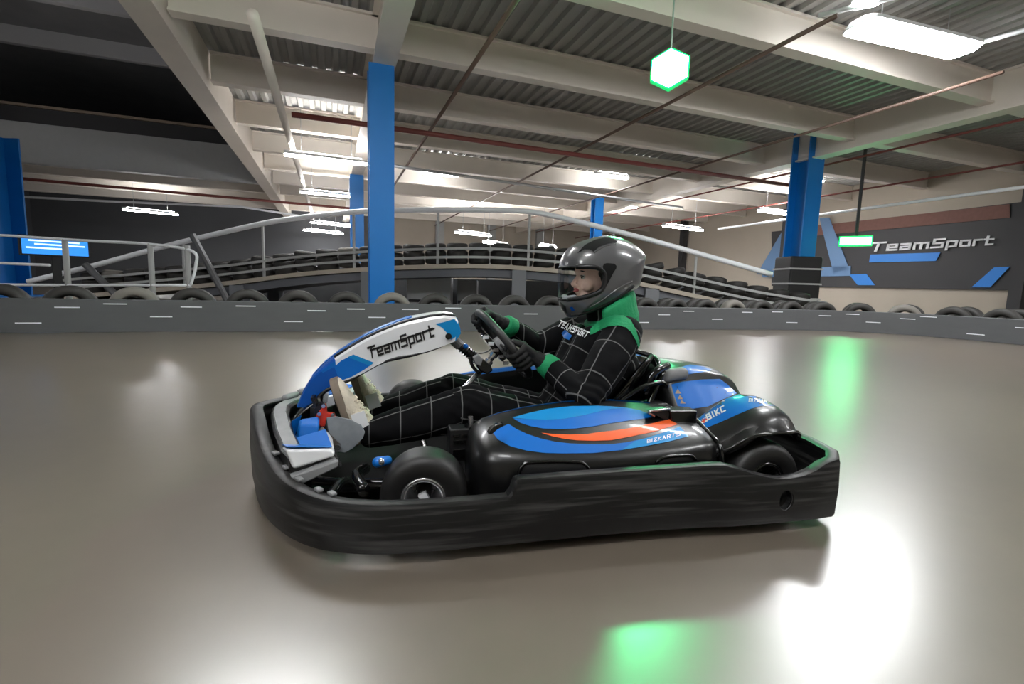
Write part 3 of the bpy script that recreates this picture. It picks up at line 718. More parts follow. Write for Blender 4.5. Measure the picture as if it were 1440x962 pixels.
bm = BM(); tube(bm, [(b[0], .108, b[2] - .001) for b in bt[3:]], [.003, .004, .006, .008, .006, .003, .004, .006, .008, .008, .008, .008], 8); obj('under_lip', bm, k_ink, fair, smooth=True)
bm = BM(); rows = [[(a[0], -.03, a[2] + .0115), (a[0], .05, a[2] + .0105), (a[0], .05, a[2] + .0135), (a[0], -.03, a[2] + .0145)] for a in tp[5:13]]; loft(bm, rows); obj('top_stripe', bm, k_blue, fair)
decal('blue_tip', [[(612, 455.5), (622, 453.5), (639, 448.5), (643, 454), (646.5, 463), (646.5, 468.5), (639, 475), (634, 478), (630, 470), (622, 461)]], fb, k_cyan, fair)
decal('blue_band', [[(497, 498.5), (526, 510), (512, 520), (495, 529.5), (478, 536), (470, 516), (480, 507)]], fb, k_blue, fair)
decal('deep_band', [[(470, 516), (478, 536), (462, 543.5), (447, 555), (440.5, 569), (421, 569), (428, 554), (438, 540), (453, 525)]], fb, k_dblue, fair)
decal('cyan_edge', [[(497, 498.5), (526, 510), (520, 514.5), (489, 502)]], fb, k_cyan, fair, off=.0022)
decal('lettering', text_px('TeamSport', (521, 503.5), (614, 470.5), 14.5, w=.11, shear=.18) + [[(520, 491.5), (611, 460.8), (611.5, 463), (520.5, 494.2)]], fb, k_ink, fair, off=.0026, step=3)
bm = BM(); c = ky(630.5, 473, .115); cyl(bm, (c[0], .108, c[2]), (c[0], .121, c[2]), .0125, 18); obj('fixing_knob', bm, k_gblack, fair)

# ---- steering gear
e1 = np.array([.63, 0, .777]); e2 = np.array([0, 1.0, 0]); nD = np.array([-.777, 0, .63]); sw = np.array([.14, 0, .545]); RR = .172
swh = tag(part('steering_wheel', (lambda bm: (tube(bm, [sw + RR * (e1 * math.cos(a) + e2 * math.sin(a)) for a in np.linspace(0, 2 * PI, 48, endpoint=False)], .0165, 12, closed=True), bm)[1])(BM()), mat('wheel_rim', (40, 40, 41), .45), smooth=True))
for a in (90, 270, 180):
    a = math.radians(a); d = e1 * math.cos(a) + e2 * math.sin(a); s = np.cross(d, nD)
    bm = BM(); hexa(bm, [tuple(sw - nD * t + d * r + s * w) for t in (.012, .020) for r, w in ((.02, -.02), (RR, -.012), (RR, .012), (.02, .02))]); obj('spoke', bm, k_ink, swh)
bm = BM(); tube(bm, [sw - nD * .0, sw - nD * .03], .045, 20); obj('hub', bm, k_grey, swh, smooth=False)
bm = BM(); q = sw + e1 * .01; hexa(bm, [tuple(sw - nD * t + e1 * r + e2 * w) for t in (.03, .055) for r, w in ((-.05, -.035), (.09, -.035), (.09, .035), (-.05, .035))]); obj('display_box', bm, k_gblack, swh, bevel=.005)
for i in range(5):
    bm = BM(); p = sw - nD * .045 + e1 * (.08 - i * .035); box(bm, p[0] - .012, p[0] + .012, .034, .046, p[2] - .007, p[2] + .007); obj('button', bm, k_white if i < 2 else k_metal, swh, bevel=.002)
c0 = ky(703, 487, .0); c1 = ky(683, 514, .0); c2 = ky(662, 536, .0)
bm = BM(); tube(bm, [c0, c1], .014, 12); tubep = part('steering_column', bm, k_metal, smooth=True)
bm = BM(); tube(bm, [c1, c2 + (c2 - c1) * 3.2], .012, 12); obj('lower_shaft', bm, k_metal, tubep, smooth=True)
for (f, r) in ((.1, .022), (.45, .019), (.8, .02)):
    bm = BM(); p = c0 + (c1 - c0) * f; d = (c1 - c0) / np.linalg.norm(c1 - c0); tube(bm, [p - d * .008, p + d * .008], r, 12); obj('clamp', bm, k_metal, tubep)
bm = BM(); P = [ky(u, v, .03) for u, v in ((670, 507), (677, 503), (690, 514), (693, 521), (685, 526), (675, 522), (669, 514))]; prism(bm, [(p[0], p[2]) for p in P], 1, -.04, .04); obj('bracket', bm, k_gblack, tubep, bevel=.006)
bm = BM(); P = [ky(u, v, .05) for u, v in ((665, 503), (673, 498.5), (679, 505), (676, 515), (668, 512))]; prism(bm, [(p[0], p[2]) for p in P], 1, .02, .055); obj('bracket_cap', bm, k_grey, tubep, bevel=.004)
s0 = ky(634, 476, .0); s1 = ky(676, 510, .0)
bm = BM(); tube(bm, [s0, s1], .017, 12); strut = part('support_strut', bm, k_ink, smooth=True)
for i in range(7):
    bm = BM(); p = s0 + (s1 - s0) * (.38 + i * .075); d = (s1 - s0) / np.linalg.norm(s1 - s0); tube(bm, [p - d * .003, p + d * .003], .022, 12); obj('coil', bm, k_gblack, strut)
bm = BM(); p = ky(655, 487, .03); capsule(bm, p, .011); obj('blue_knob', bm, k_blue, strut, smooth=True)
bm = BM(); p = ky(640, 480, .02); tube(bm, [s0 - [0, .0, -.005], s0 + (s1 - s0) * .3], .022, 12); obj('sleeve', bm, k_grey, strut)
bm = BM(); tube(bm, smoothpath([ky(u, v, .03) for u, v in ((668, 496), (676, 497), (686, 494), (696, 486))], 5), .003, 6); obj('cable', bm, k_ink, tubep)
bm = BM(); tube(bm, smoothpath([ky(u, v, .02) for u, v in ((661, 502), (664, 514), (672, 524))], 5), .008, 6); obj('hose', bm, k_ink, tubep)

# ---- wheels
def wheel(name, x, y, r, w, rim_r, steer, sg, label=None):
    t = bpy.data.objects.new(name, None)
    prof = [(rim_r, -w * .46), (rim_r + .012, -w * .5), (r * .80, -w * .52), (r * .93, -w * .46), (r * .985, -w * .36), (r, -w * .15), (r, w * .15), (r * .985, w * .36), (r * .93, w * .46), (r * .80, w * .52), (rim_r + .012, w * .5), (rim_r, w * .46), (rim_r - .006, 0)]
    def put(bm): bmesh.ops.transform(bm, matrix=Matrix.Translation((x, y, r)) @ Matrix.Rotation(steer, 4, 'Z'), verts=bm.verts); return bm
    bm = BM(); lathe(bm, prof, 'y', 56); tyre_o = part(name, put(bm), k_rubber, smooth=True)
    bm = BM(); q = [(rim_r + .004, sg * w * .47), (rim_r - .003, sg * w * .49), (rim_r - .010, sg * w * .46), (rim_r - .014, sg * w * .2), (rim_r - .02, -sg * w * .1), (.03, -sg * w * .05), (.03, -sg * w * .2), (rim_r, -sg * w * .3)]; lathe(bm, q, 'y', 48); obj('rim', put(bm), k_metal if rim_r < .068 else k_gblack, tyre_o, smooth=True)
    bm = BM(); lathe(bm, [(.0005, sg * w * .24), (.018, sg * w * .24), (.022, sg * w * .18), (.024, -sg * w * .1), (.0005, -sg * w * .1)], 'y', 20); obj('hub', put(bm), k_gblack, tyre_o)
    for i in range(3):
        a = 2 * PI * i / 3 + .5; bm = BM(); cyl(bm, (.036 * math.cos(a), -sg * w * .1, .036 * math.sin(a)), (.036 * math.cos(a), sg * w * .12, .036 * math.sin(a)), .007, 8); obj('wheel_nut', put(bm), k_metal, tyre_o)
    if sg > 0 and rim_r < .068:
        bm = BM(); box(bm, -.013, .013, w * .24, w * .36, -.013, .013); bmesh.ops.rotate(bm, verts=bm.verts, cent=(0, 0, 0), matrix=Matrix.Rotation(.5, 3, 'Y')); obj('axle_end', put(bm), k_white, tyre_o)
    return tyre_o
wheel('front_wheel', .505, .515, .136, .13, .066, math.radians(-7), 1)
wheel('front_wheel', .505, -.605, .136, .13, .066, math.radians(-6), -1)
wheel('rear_wheel', -.66, .575, .141, .185, .069, 0, 1)
wheel('rear_wheel', -.66, -.575, .141, .185, .069, 0, -1)
bm = BM(); cyl(bm, (-.66, -.55, .141), (-.66, .55, .141), .02); part('rear_axle', bm, k_metal, smooth=True)
bm = BM(); tube(bm, [(.505, -.5, .136), (.49, -.35, .11), (.47, 0, .1), (.49, .35, .11), (.505, .45, .136)], .014); part('front_axle', bm, k_gblack, smooth=True)

# ---- chassis: floor tray and tube frame
bm = BM(); prism(bm, [(-.35, -.34), (-.35, .34), (.2, .33), (.75, .27), (.97, .24), (.97, -.24), (.75, -.27), (.2, -.33)], 2, .045, .055); part('floor_tray', bm, mat('tray_black', (12, 12, 12), .85, spec=.2))
fr = empty('chassis_frame'); fr.parent = kart
def rail(pts, r=.016, m=k_gblack): bm = BM(); tube(bm, smoothpath(pts, 5), r, 10); obj('frame_tube', bm, m, fr, smooth=True)
for sg in (1, -1):
    rail([(-.88, sg * .30, .08), (-.4, sg * .33, .08), (.1, sg * .33, .075), (.5, sg * .30, .075), (.85, sg * .25, .085), (1.0, sg * .22, .12)])
    rail([(.1, sg * .34, .08), (.12, sg * .55, .1), (.0, sg * .68, .12), (-.3, sg * .69, .12), (-.42, sg * .55, .1), (-.42, sg * .33, .08)])
    rail([(.75, sg * .26, .085), (.77, sg * .42, .14), (.80, sg * .60, .15)])
    rail([(.70, sg * .27, .13), (.72, sg * .40, .155), (.69, sg * .50, .145)], .02)
    rail([(-.34, sg * .25, .10), (-.42, sg * .245, .30), (-.50, sg * .22, .46)], .013)
    rail([(-.25, sg * .30, .34), (-.36, sg * .285, .40), (-.46, sg * .27, .42), (-.50, sg * .26, .40)], .010)
    rail([(-.28, sg * .30, .33), (-.20, sg * .31, .27), (-.12, sg * .31, .2)], .010)
rail([(-.88, -.30, .08), (-.9, 0, .09), (-.88, .30, .08)]); rail([(.97, -.22, .11), (1.0, 0, .12), (.97, .22, .11)])
bm = BM(); c = ky(531, 650, .47); capsule(bm, c, .017, (c[0] - .03, c[1], c[2] + .004), .015, 14); obj('joint_cap', bm, k_blue, fr, smooth=True)
bm = BM(); capsule(bm, (c[0] - .012, c[1] + .008, c[2] + .004), .012); obj('joint_bolt', bm, k_metal, fr, smooth=True)
# control box by the near front wheel
bm = BM(); box(bm, .345, .415, .335, .40, .185, .30); cbx = part('control_box', bm, k_ink, bevel=.006)
bm = BM(); cyl(bm, (.335, .37, .17), (.335, .37, .305), .024, 16); obj('canister', bm, k_gblack, cbx, smooth=False)
bm = BM(); cyl(bm, (.335, .37, .305), (.338, .37, .335), .009, 10); obj('canister_cap', bm, k_metal, cbx)
for i, (x0, z0, w, h) in enumerate(((.355, .272, .02, .012), (.382, .272, .02, .012), (.355, .25, .046, .014), (.358, .2, .044, .03))):
    bm = BM(); box(bm, x0, x0 + w, .40, .406, z0, z0 + h); obj('slot_cover', bm, k_gblack, cbx, bevel=.002)

# ---- pedals
for sg in (1, -1):
    pd = part('pedal', (lambda bm: (tube(bm, [(.80 if sg > 0 else .78, sg * .125, .09), (.84 if sg > 0 else .81, sg * .125, .22), (.875 if sg > 0 else .84, sg * .125, .36)], .009, 8), bm)[1])(BM()), k_metal)
    bm = BM(); hexa(bm, [(.845 if sg > 0 else .82, sg * .125 - .04, .25), (.855 if sg > 0 else .83, sg * .125 - .04, .25), (.855 if sg > 0 else .83, sg * .125 + .04, .25), (.845 if sg > 0 else .82, sg * .125 + .04, .25), (.885 if sg > 0 else .85, sg * .125 - .04, .37), (.895 if sg > 0 else .86, sg * .125 - .04, .37), (.895 if sg > 0 else .86, sg * .125 + .04, .37), (.885 if sg > 0 else .85, sg * .125 + .04, .37)]); obj('pad', bm, k_ink, pd)
P = [ky(u, v, .2) for u, v in ((446, 600), (445, 583), (458, 567.5), (460, 580), (470, 581), (472, 587), (459, 589), (457, 599))]
bm = BM(); prism(bm, [(p[0], p[2]) for p in P], 1, .186, .204); rb = part('pedal_bracket', bm, k_red, bevel=.002)
for u, v in ((449, 582), (468, 584), (448, 600), (455, 571)):
    bm = BM(); p = ky(u, v, .21); cyl(bm, (p[0], .2, p[2]), (p[0], .214, p[2]), .007, 8); obj('bolt', bm, k_metal, rb)
a, b = ky(450, 603, .25), ky(475, 628, .25)
bm = BM(); tube(bm, [a, b], .0115, 12); sp = part('damper', bm, k_spring, smooth=True)
bm = BM(); cyl(bm, b - [0, .012, 0], b + [0, .014, 0], .011, 10); obj('end_bolt', bm, k_metal, sp)
P = [ky(u, v, .24) for u, v in ((459, 588), (472, 586), (492, 590), (508, 598), (513, 608), (510, 617), (495, 632), (485, 637), (473, 636), (463, 615))]
bm = BM(); prism(bm, [(p[0], p[2]) for p in P], 1, .232, .238); part('pedal_guard', bm, k_milky, bevel=.002)
bm = BM(); hexa(bm, [(.905, .14, .22), (.885, .17, .22), (.86, .17, .24), (.87, .14, .24), (.90, .14, .33), (.88, .17, .33), (.85, .17, .35), (.86, .14, .35)]); part('pedal_mount', bm, k_ink)

# ---- side pods
def pod(sg):
    secs = [(.362, .42, .52, .25, .22), (.350, .40, .555, .295, .255), (.335, .385, .58, .315, .268), (.30, .37, .605, .332, .275), (.24, .36, .622, .347, .272), (.15, .355, .636, .362, .266), (.0, .35, .645, .376, .262), (-.1, .35, .648, .378, .262), (-.2, .35, .648, .376, .265), (-.33, .35, .646, .364, .272), (-.42, .35, .64, .35, .28), (-.47, .355, .632, .338, .283), (-.48, .36, .62, .325, .278)]
    rows = []
    for x, yi, yo, zr, zs in secs:
        zl = .07
        r = [(yi, zl), (yi - .005, zr - .05), (yi, zr - .012), (yi + .012, zr - .001), (yi + .03, zr)]
        for t in (.2, .4, .6, .8): 
            y = yi + .03 + (yo - .03 - yi - .03) * t; z = zr + (zs + .012 - zr) * (t ** 1.55); r.append((y, z))
        r += [(yo - .026, zs + .006), (yo - .010, zs - .008), (yo - .001, zs - .028), (yo + .004, zs - .06), (yo + .006, (zs + zl) / 2 - .02), (yo, zl + .02), (yo - .02, zl)]
        rows.append([(x, sg * y, z) for y, z in r])
    bm = BM(); loft(bm, rows); o = part('side_pod', bm, k_black, smooth=True); return o
p1 = pod(1); p2 = pod(-1); pb = bvh_of(p1.data)
low_t = [(715, 596.6), (726.6, 604), (743, 611.5), (760, 617), (780, 621.5), (801, 624), (826, 625), (860, 625), (881, 622.5), (912, 615.5), (940, 606.5), (956, 600.5)]
low_b = [(968, 614), (940, 621.5), (912, 627), (873, 633.5), (834, 637.5), (795.6, 638), (766, 637.5), (740, 634), (718, 628), (700, 618.5), (692.5, 608)]
gl = [decal('blue_graphic', [low_t + low_b], pb, k_blue, p1),
      decal('orange_graphic', [[(760.7, 609), (776.5, 610.7), (801, 611.5), (826, 610.7), (843, 608), (860, 606.3), (889, 602), (920, 595), (941, 590), (953, 597), (920, 607.6), (889, 614), (860, 619.5), (835, 620.3), (810, 619.5), (793, 617.4), (776.5, 614)]], pb, k_orange, p1),
      decal('blue_lens', [[(721.6, 588.7), (743, 590), (768, 591), (793, 589.6), (818, 585), (843, 579), (860, 575.5), (885, 574.5), (900, 577.5), (912, 582.5), (921, 587), (889, 591), (860, 595.4), (835, 600), (810, 603), (786.5, 604), (763, 603), (746.5, 600), (731.5, 595)]], pb, k_blue, p1),
      decal('cyan_lens', [[(720, 588), (743, 581.6), (768, 575.8), (801, 572), (835, 571), (860, 572), (885, 574.5), (860, 575.5), (843, 579), (818, 585), (793, 589.6), (768, 591), (743, 590)]], pb, k_cyan, p1, off=.002),
      decal('cyan_tail', [[(893, 621), (912, 615.5), (940, 606.5), (956, 600.5), (968, 614), (940, 621.5), (912, 627), (873, 633.5)]], pb, k_cyan, p1, off=.002),
      decal('web_lettering', text_px('BIZKARTS', (910, 623.5), (958, 612.5), 4.2, w=.09), pb, k_white, p1, off=.0027, step=2.5)]
# inner upper lip in blue on both pods
for sg, po in ((1, p1), (-1, p2)):
    bm = BM(); L = [(.335, .398, .3085), (.30, .385, .327), (.24, .374, .344), (.15, .368, .360), (.0, .363, .375), (-.1, .362, .377), (-.2, .362, .376), (-.33, .362, .364), (-.36, .362, .36)]
    rows = [[(x, sg * (y - .014), z - .010), (x, sg * (y + .002), z + .003), (x, sg * (y + .010), z + .0045), (x, sg * (y - .004), z - .016)] for x, y, z in L]; loft(bm, rows); obj('blue_lip', bm, k_blue, po, smooth=False)
bm = BM(); rows = [[(x, -(y + .012), z + .002), (x, -(y + .10), z - .012), (x, -(y + .10), z - .009), (x, -(y + .012), z + .006)] for x, y, z in L]; loft(bm, rows); obj('blue_panel', bm, k_blue, p2)
# recesses low on the outer face: their darkness is a flat painted decal
for pts in ([(729, 668), (731, 660), (737, 653), (745, 650.5), (780, 649), (812, 650), (822, 653), (828, 660), (830, 667)], [(922, 651), (928, 646), (936, 643), (958, 640.5), (972, 641), (978, 647)]):
    decal('recess_shade', [pts], pb, k_ink, p1, off=.0012)
    bm = BM(); q = []
    for u, v in smoothpath([(u, v, 0) for u, v in pts], 3) and [(p[0], p[1]) for p in smoothpath([(u, v, 0) for u, v in pts], 3)]:
        h, nn, _i, _d = pb.ray_cast(Vector(CK), Vector(kray(u, v)).normalized())
        if h: q.append(h + nn * .001)
    tube(bm, q, .006, 8); obj('recess_lip', bm, k_gblack, p1, smooth=True)
bm = BM(); P = [ky(u, v, .6) for u, v in ((686, 611), (690, 603), (699, 597), (707, 595), (710, 598.5), (700, 604.5), (691, 612))]; prism(bm, [(p[0], p[2]) for p in P], 1, .575, .60); obj('front_lip', bm, k_gblack, p1, bevel=.004)
bm = BM(); tube(bm, smoothpath([(-.478, .37, .338), (-.482, .45, .335), (-.485, .56, .30), (-.487, .625, .272), (-.487, .642, .22), (-.487, .645, .12)], 5), .008, 8); obj('seam', bm, k_gblack, p1, smooth=True)
# air scoop between pod and rear cover
bm = BM(); hexa(bm, [(-.375, .46, .29), (-.375, .515, .29), (-.47, .515, .29), (-.47, .46, .29), (-.352, .46, .372), (-.358, .515, .370), (-.47, .515, .366), (-.47, .46, .368)]); so = part('air_scoop', bm, k_gblack, bevel=.006)
bm = BM(); tube(bm, [(-.36, .508, .373), (-.285, .505, .369), (-.278, .505, .363), (-.30, .508, .350)], .005, 8); obj('scoop_trim', bm, k_metal, so, smooth=True)
bm = BM(); prism(bm, [(-.285, .366), (-.36, .371), (-.36, .325)], 1, .46, .505); obj('scoop_mouth', bm, k_ink, so)

# ---- rear wheel covers
def fender(sg):
    KF = lambda x: -.452 + (x + .452) * .80
    secs = [(-.452, .44, .60, .290, .225), (-.47, .44, .62, .300, .23), (-.53, .44, .65, .322, .275), (-.58, .44, .665, .348, .305), (-.63, .44, .67, .376, .318), (-.68, .44, .672, .398, .322), (-.74, .44, .67, .412, .322), (-.80, .44, .665, .408, .32), (-.85, .445, .655, .392, .318), (-.885, .45, .64, .366, .30), (-.893, .455, .625, .345, .28)]
    rows = []
    for x, yi, yo, zt, za in secs:
        r = [(yi, za - .02), (yi - .004, zt - .04), (yi + .005, zt - .012), (yi + .022, zt - .002), (yi + .06, zt)]
        yb = yo - .06
        for t in (.35, .7, 1.0): r.append((yi + .06 + (yb - yi - .06) * t, zt - .022 * t ** 1.6))
        r += [(yo - .035, zt - .034), (yo - .016, zt - .052), (yo - .005, zt - .075), (yo, (zt - .075 + za) / 2), (yo + .004, za), (yo - .012, za - .003), (yo - .02, za + .02)]
        # underside of the arch
        r += [(yb, zt - .055), (yi + .03, zt - .05), (yi + .012, za - .02)]
        rows.append([(KF(x), sg * y, max(z, .2)) for y, z in r])
    bm = BM(); loft(bm, rows); o = part('wheel_cover', bm, k_black, smooth=True)
    bm = BM(); tube(bm, smoothpath([(KF(x), sg * (yo + .003), za - .001) for x, yi, yo, zt, za in secs[1:]], 3), .006, 8); obj('arch_lip', bm, k_gblack, o, smooth=True)
    return o
f1 = fender(1); f2 = fender(-1); wb = bvh_of(f1.data)
decal('blue_panel', [[(969, 592), (975, 579), (985, 576.5), (995, 574), (1016, 563), (1036, 556), (1048, 552.5), (1057, 551.5), (1071.5, 554), (1090, 563), (1104, 571), (1094, 571), (1071.5, 571), (1055.5, 575.4), (1037, 583.4), (1014, 593.7), (993.7, 602), (980, 609), (973, 602)]], wb, k_blue, f1, tol=.2)
decal('lettering', text_px('BIKC', (996, 591), (1023.5, 576.5), 7.0, w=.13, shear=.1), wb, k_white, f1, off=.003, step=2.5)
decal('flag_white', [[(983.5, 592.8), (993, 587.3), (995.5, 593), (986, 598)]], wb, k_white, f1, off=.0027, step=2.5)
decal('flag_red', [[(984, 595), (994, 589.4), (994.8, 591), (985, 596.6)], [(987.5, 590.5), (989.5, 589.3), (992, 595), (990, 596)]], wb, k_red, f1, off=.0034, step=2.5)
decal('flag_blue', [[(984.3, 593.3), (987, 591.8), (987.6, 593), (985, 594.5)], [(989.8, 590.2), (992.6, 588.6), (993.4, 589.6), (990.6, 591.2)], [(985.8, 597.4), (989.4, 595.4), (989.6, 596.2), (986.2, 597.9)]], wb, k_dblue, f1, off=.0034, step=2.5)
decal('tail_lettering', text_px('BIZKARTS', (1053, 566), (1090, 567.5), 4.6, w=.08, shear=.1), wb, k_white, f1, off=.003, step=2.5)
bm = BM(); rows = [[(x, -y0, z), (x, -y1, z - .012), (x, -y1, z - .008), (x, -y0, z + .004)] for x, y0, y1, z in ((-.55, .41, .58, .345), (-.63, .40, .60, .396), (-.70, .40, .60, .424), (-.76, .40, .60, .43), (-.84, .41, .59, .408))]; loft(bm, rows); obj('blue_panel', bm, k_blue, f2)
for k, (u, v) in enumerate(((1000, 641),)):
    q = []
    for (u, v) in ((1000, 640), (1008, 631), (1022, 619), (1036, 612), (1055, 607.5), (1080, 605), (1106, 603)):
        p = ky(u, v, .672); q.append(p)

# ---- engine cowl behind the seat
secs = [(-.50, .16, .30, .40, .41), (-.52, .18, .33, .44, .445), (-.56, .19, .36, .455, .466), (-.64, .19, .38, .455, .47), (-.74, .185, .385, .445, .462), (-.84, .175, .38, .425, .445), (-.90, .16, .37, .395, .418), (-.945, .14, .35, .35, .375), (-.97, .12, .32, .30, .32)]
rows = []
for x, yt, yb, ze, zt in secs:
    h = [(yb, .20), (yb, .285), (yb - .01, .30), (yt + .03, ze - .045), (yt + .008, ze - .012), (yt - .015, ze + .002), (yt * .5, zt - .002), (0, zt)]
    rows.append([(x, y, z) for y, z in h] + [(x, -y, z) for y, z in h[-2::-1]])
bm = BM(); loft(bm, rows); cowl = part('engine_cowl', bm, k_black, smooth=True); cbv = bvh_of(cowl.data)
decal('blue_side', [[(944, 541), (960, 537), (985, 534), (1012, 533), (1023, 541), (1036, 553.5), (1016, 562), (995, 572), (975, 575), (953, 571), (948, 556)]], cbv, k_blue, cowl, tol=.3)
decal('blue_top', [[(958, 516.5), (970, 513), (990, 516), (1002, 521), (986, 524), (964, 527)]], cbv, k_blue, cowl, tol=.3)
decal('arrow_marks', [[(953, 547.3), (949.4, 554), (957.7, 554)], [(956, 555.6), (953, 561.8), (960.5, 561.8)], [(958.4, 563), (956.5, 568), (964.4, 568)]], cbv, k_gold, cowl, off=.003, step=2.5)
# grey rounded front of the cowl and pipework beside the seat
bm = BM(); capsule(bm, (-.50, .19, .425), .034, (-.60, .20, .44), .03, 16); obj('intake_nose', bm, k_grey, cowl, smooth=True)
bm = BM(); tube(bm, smoothpath([(-.40, .25, .37), (-.42, .26, .44), (-.46, .25, .47), (-.52, .22, .48)], 5), .016, 10); part('exhaust_stay', bm, k_gblack, smooth=True)
bm = BM(); box(bm, -.50, -.42, .20, .29, .20, .335); eng = part('engine_block', bm, k_ink, bevel=.012)
for i in range(5):
    bm = BM(); box(bm, -.505, -.415, .195, .298, .215 + i * .026, .221 + i * .026); obj('cooling_fin', bm, k_grey, eng)
bm = BM(); cyl(bm, (-.45, .30, .26), (-.45, .325, .26), .05, 20); obj('pulley', bm, mat('rusty', (84, 50, 38), .6, var=.4), eng)
for p in ((-.35, .31, .345), (-.40, .30, .30), (-.47, .315, .33), (-.36, .30, .27)):
    bm = BM(); cyl(bm, p, (p[0], p[1] + .016, p[2]), .011, 8); obj('bolt', bm, k_metal, eng)

# ---- seat: thin bucket shell
rows = []
prof = [(.14, .20), (.06, .125), (-.04, .09), (-.16, .085), (-.26, .12), (-.335, .20), (-.39, .29), (-.44, .38), (-.485, .46), (-.50, .485), (-.515, .48)]
for i, (x, z) in enumerate(prof):
    t = prof[min(i + 1, len(prof) - 1)]; s = prof[max(i - 1, 0)]; d = np.array([t[0] - s[0], t[1] - s[1]]); d /= np.linalg.norm(d); nn = np.array([-d[1], d[0]])
    if nn[1] < 0 and i < 3: nn = -nn
    if i >= 3 and nn[0] < 0: nn = -nn
    W = (.17, .19, .20, .205, .21, .215, .215, .21, .19, .175, .165)[i]; hgt = (.04, .08, .11, .13, .14, .13, .11, .09, .06, .04, .03)[i]
    r = []
    for k in range(13):
        a = -PI / 2 + PI * k / 12; y = W * math.sin(a); e = hgt * (1 - math.cos(a)) ** 1.5; r.append((x + nn[0] * e, y, z + nn[1] * e))
    for k in range(12, -1, -1):
        a = -PI / 2 + PI * k / 12; y = (W - .008) * math.sin(a); e = hgt * (1 - math.cos(a)) ** 1.5; r.append((x + nn[0] * (e + .008), y, z + nn[1] * (e + .008)))
    rows.append(r)
bm = BM(); loft(bm, rows); seat = part('seat', bm, k_gblack, smooth=True)
bm = BM(); tube(bm, smoothpath([(-.515, -.16, .47), (-.525, -.1, .495), (-.528, 0, .50), (-.525, .1, .495), (-.515, .16, .47), (-.46, .205, .42)], 5), .012, 10); obj('seat_edge', bm, k_gblack, seat, smooth=True)
# ================================================================== THE DRIVER
def cloth_material():
    m = mat('race_suit', (9, 9, 11), .85, bump=.5, bscale=9, spec=.15); nt = m.node_tree; b = nt.nodes['Principled BSDF']
    at = nt.nodes.new('ShaderNodeAttribute'); at.attribute_name = 'cloth'; sx = nt.nodes.new('ShaderNodeSeparateXYZ'); nt.links.new(at.outputs['Vector'], sx.inputs['Vector'])
    def line(o):
        pp = nt.nodes.new('ShaderNodeMath'); pp.operation = 'PINGPONG'; pp.inputs[1].default_value = .5; nt.links.new(o, pp.inputs[0])
        lt = nt.nodes.new('ShaderNodeMapRange'); lt.inputs['From Min'].default_value = .012; lt.inputs['From Max'].default_value = .026; lt.inputs['To Min'].default_value = 1; lt.inputs['To Max'].default_value = 0
        nt.links.new(pp.outputs[0], lt.inputs['Value']); return lt.outputs['Result']
    mx = nt.nodes.new('ShaderNodeMath'); mx.operation = 'MAXIMUM'; nt.links.new(line(sx.outputs['X']), mx.inputs[0]); nt.links.new(line(sx.outputs['Y']), mx.inputs[1])
    mm = nt.nodes.new('ShaderNodeMix'); mm.data_type = 'RGBA'; mm.inputs['A'].default_value = lin((9, 9, 11)); mm.inputs['B'].default_value = lin((105, 105, 105))
    nt.links.new(mx.outputs[0], mm.inputs['Factor']); nt.links.new(mm.outputs['Result'], b.inputs['Base Color'])
    return m
m_skin = mat('skin', (242, 208, 188), .5, spec=.4)
m_suit = cloth_material()
m_glove = mat('glove_black', (15, 14, 15), .75, var=.3, vscale=30, bump=.3, bscale=60)
m_green = mat('suit_green', (12, 138, 86), .75, bump=.35, bscale=90)
m_shoe = mat('sneaker_cream', (220, 210, 190), .8, var=.25, vscale=30, bump=.9, bscale=55)
m_sole = mat('sneaker_sole', (126, 114, 100), .8, var=.25, vscale=25)
m_helm = mat('helmet_grey', (84, 84, 86), .3, coat=.8)
m_hair = mat('hair_dark', (30, 24, 22), .6)

SH = {1: (-.325, .185, .605), -1: (-.29, -.185, .592)}
EL = {1: (-.105, .345, .385), -1: (-.105, -.30, .495)}
WR = {1: (-.005, .192, .478), -1: (.075, -.195, .605)}
HP_ = {1: (-.09, .105, .19), -1: (-.09, -.105, .19)}
KN = {1: (.31, .14, .318), -1: (.335, -.13, .314)}
AN = {1: (.685, .125, .215), -1: (.675, -.12, .222)}
def hand_caps(alpha, wrist, grow, sg):
    er = e1 * math.cos(alpha) + e2 * math.sin(alpha); et = -e1 * math.sin(alpha) + e2 * math.cos(alpha); p = sw + RR * er; w = np.array(wrist); out = []
    if et.dot(np.array([1.0, 0, 1.0])) < 0: et = -et
    palm = p + nD * .040 + er * .012
    for o in (-.03, -.01, .01, .03):
        kn = palm + et * o + er * .014; out.append((w + (palm - w) * .35 + et * o * .55, .018 + grow, kn, .016 + grow))
    out.append((w, .027 + grow, w + (palm - w) * .6, .03 + grow))
    for i, o in enumerate((-.037, -.0125, .0125, .036)):
        L = (.9, 1.0, 1.06, .98)[i]
        q = [palm + et * o + er * .014, p + et * (o * 1.02) + er * .037 * L + nD * .012, p + et * o + er * .032 * L - nD * .018, p + et * o + er * .006 - nD * .035, p + et * o - er * .012 * L - nD * .026]
        for a, b, r0, r1 in zip(q, q[1:], (.0125, .0115, .0105, .0095), (.0115, .0105, .0095, .0085)): out.append((a, r0 + grow, b, r1 + grow))
    q = [palm + et * .028 - er * .012 + nD * .004, p + et * .058 - er * .02 + nD * .022, p + et * .062 - er * .034 - nD * .002, p + et * .05 - er * .03 - nD * .022]
    for a, b, r0, r1 in zip(q, q[1:], (.016, .0125, .011), (.013, .0115, .009)): out.append((a, r0 + grow, b, r1 + grow))
    return out
HA = {1: (math.radians(104), WR[1]), -1: (math.radians(-52), WR[-1])}

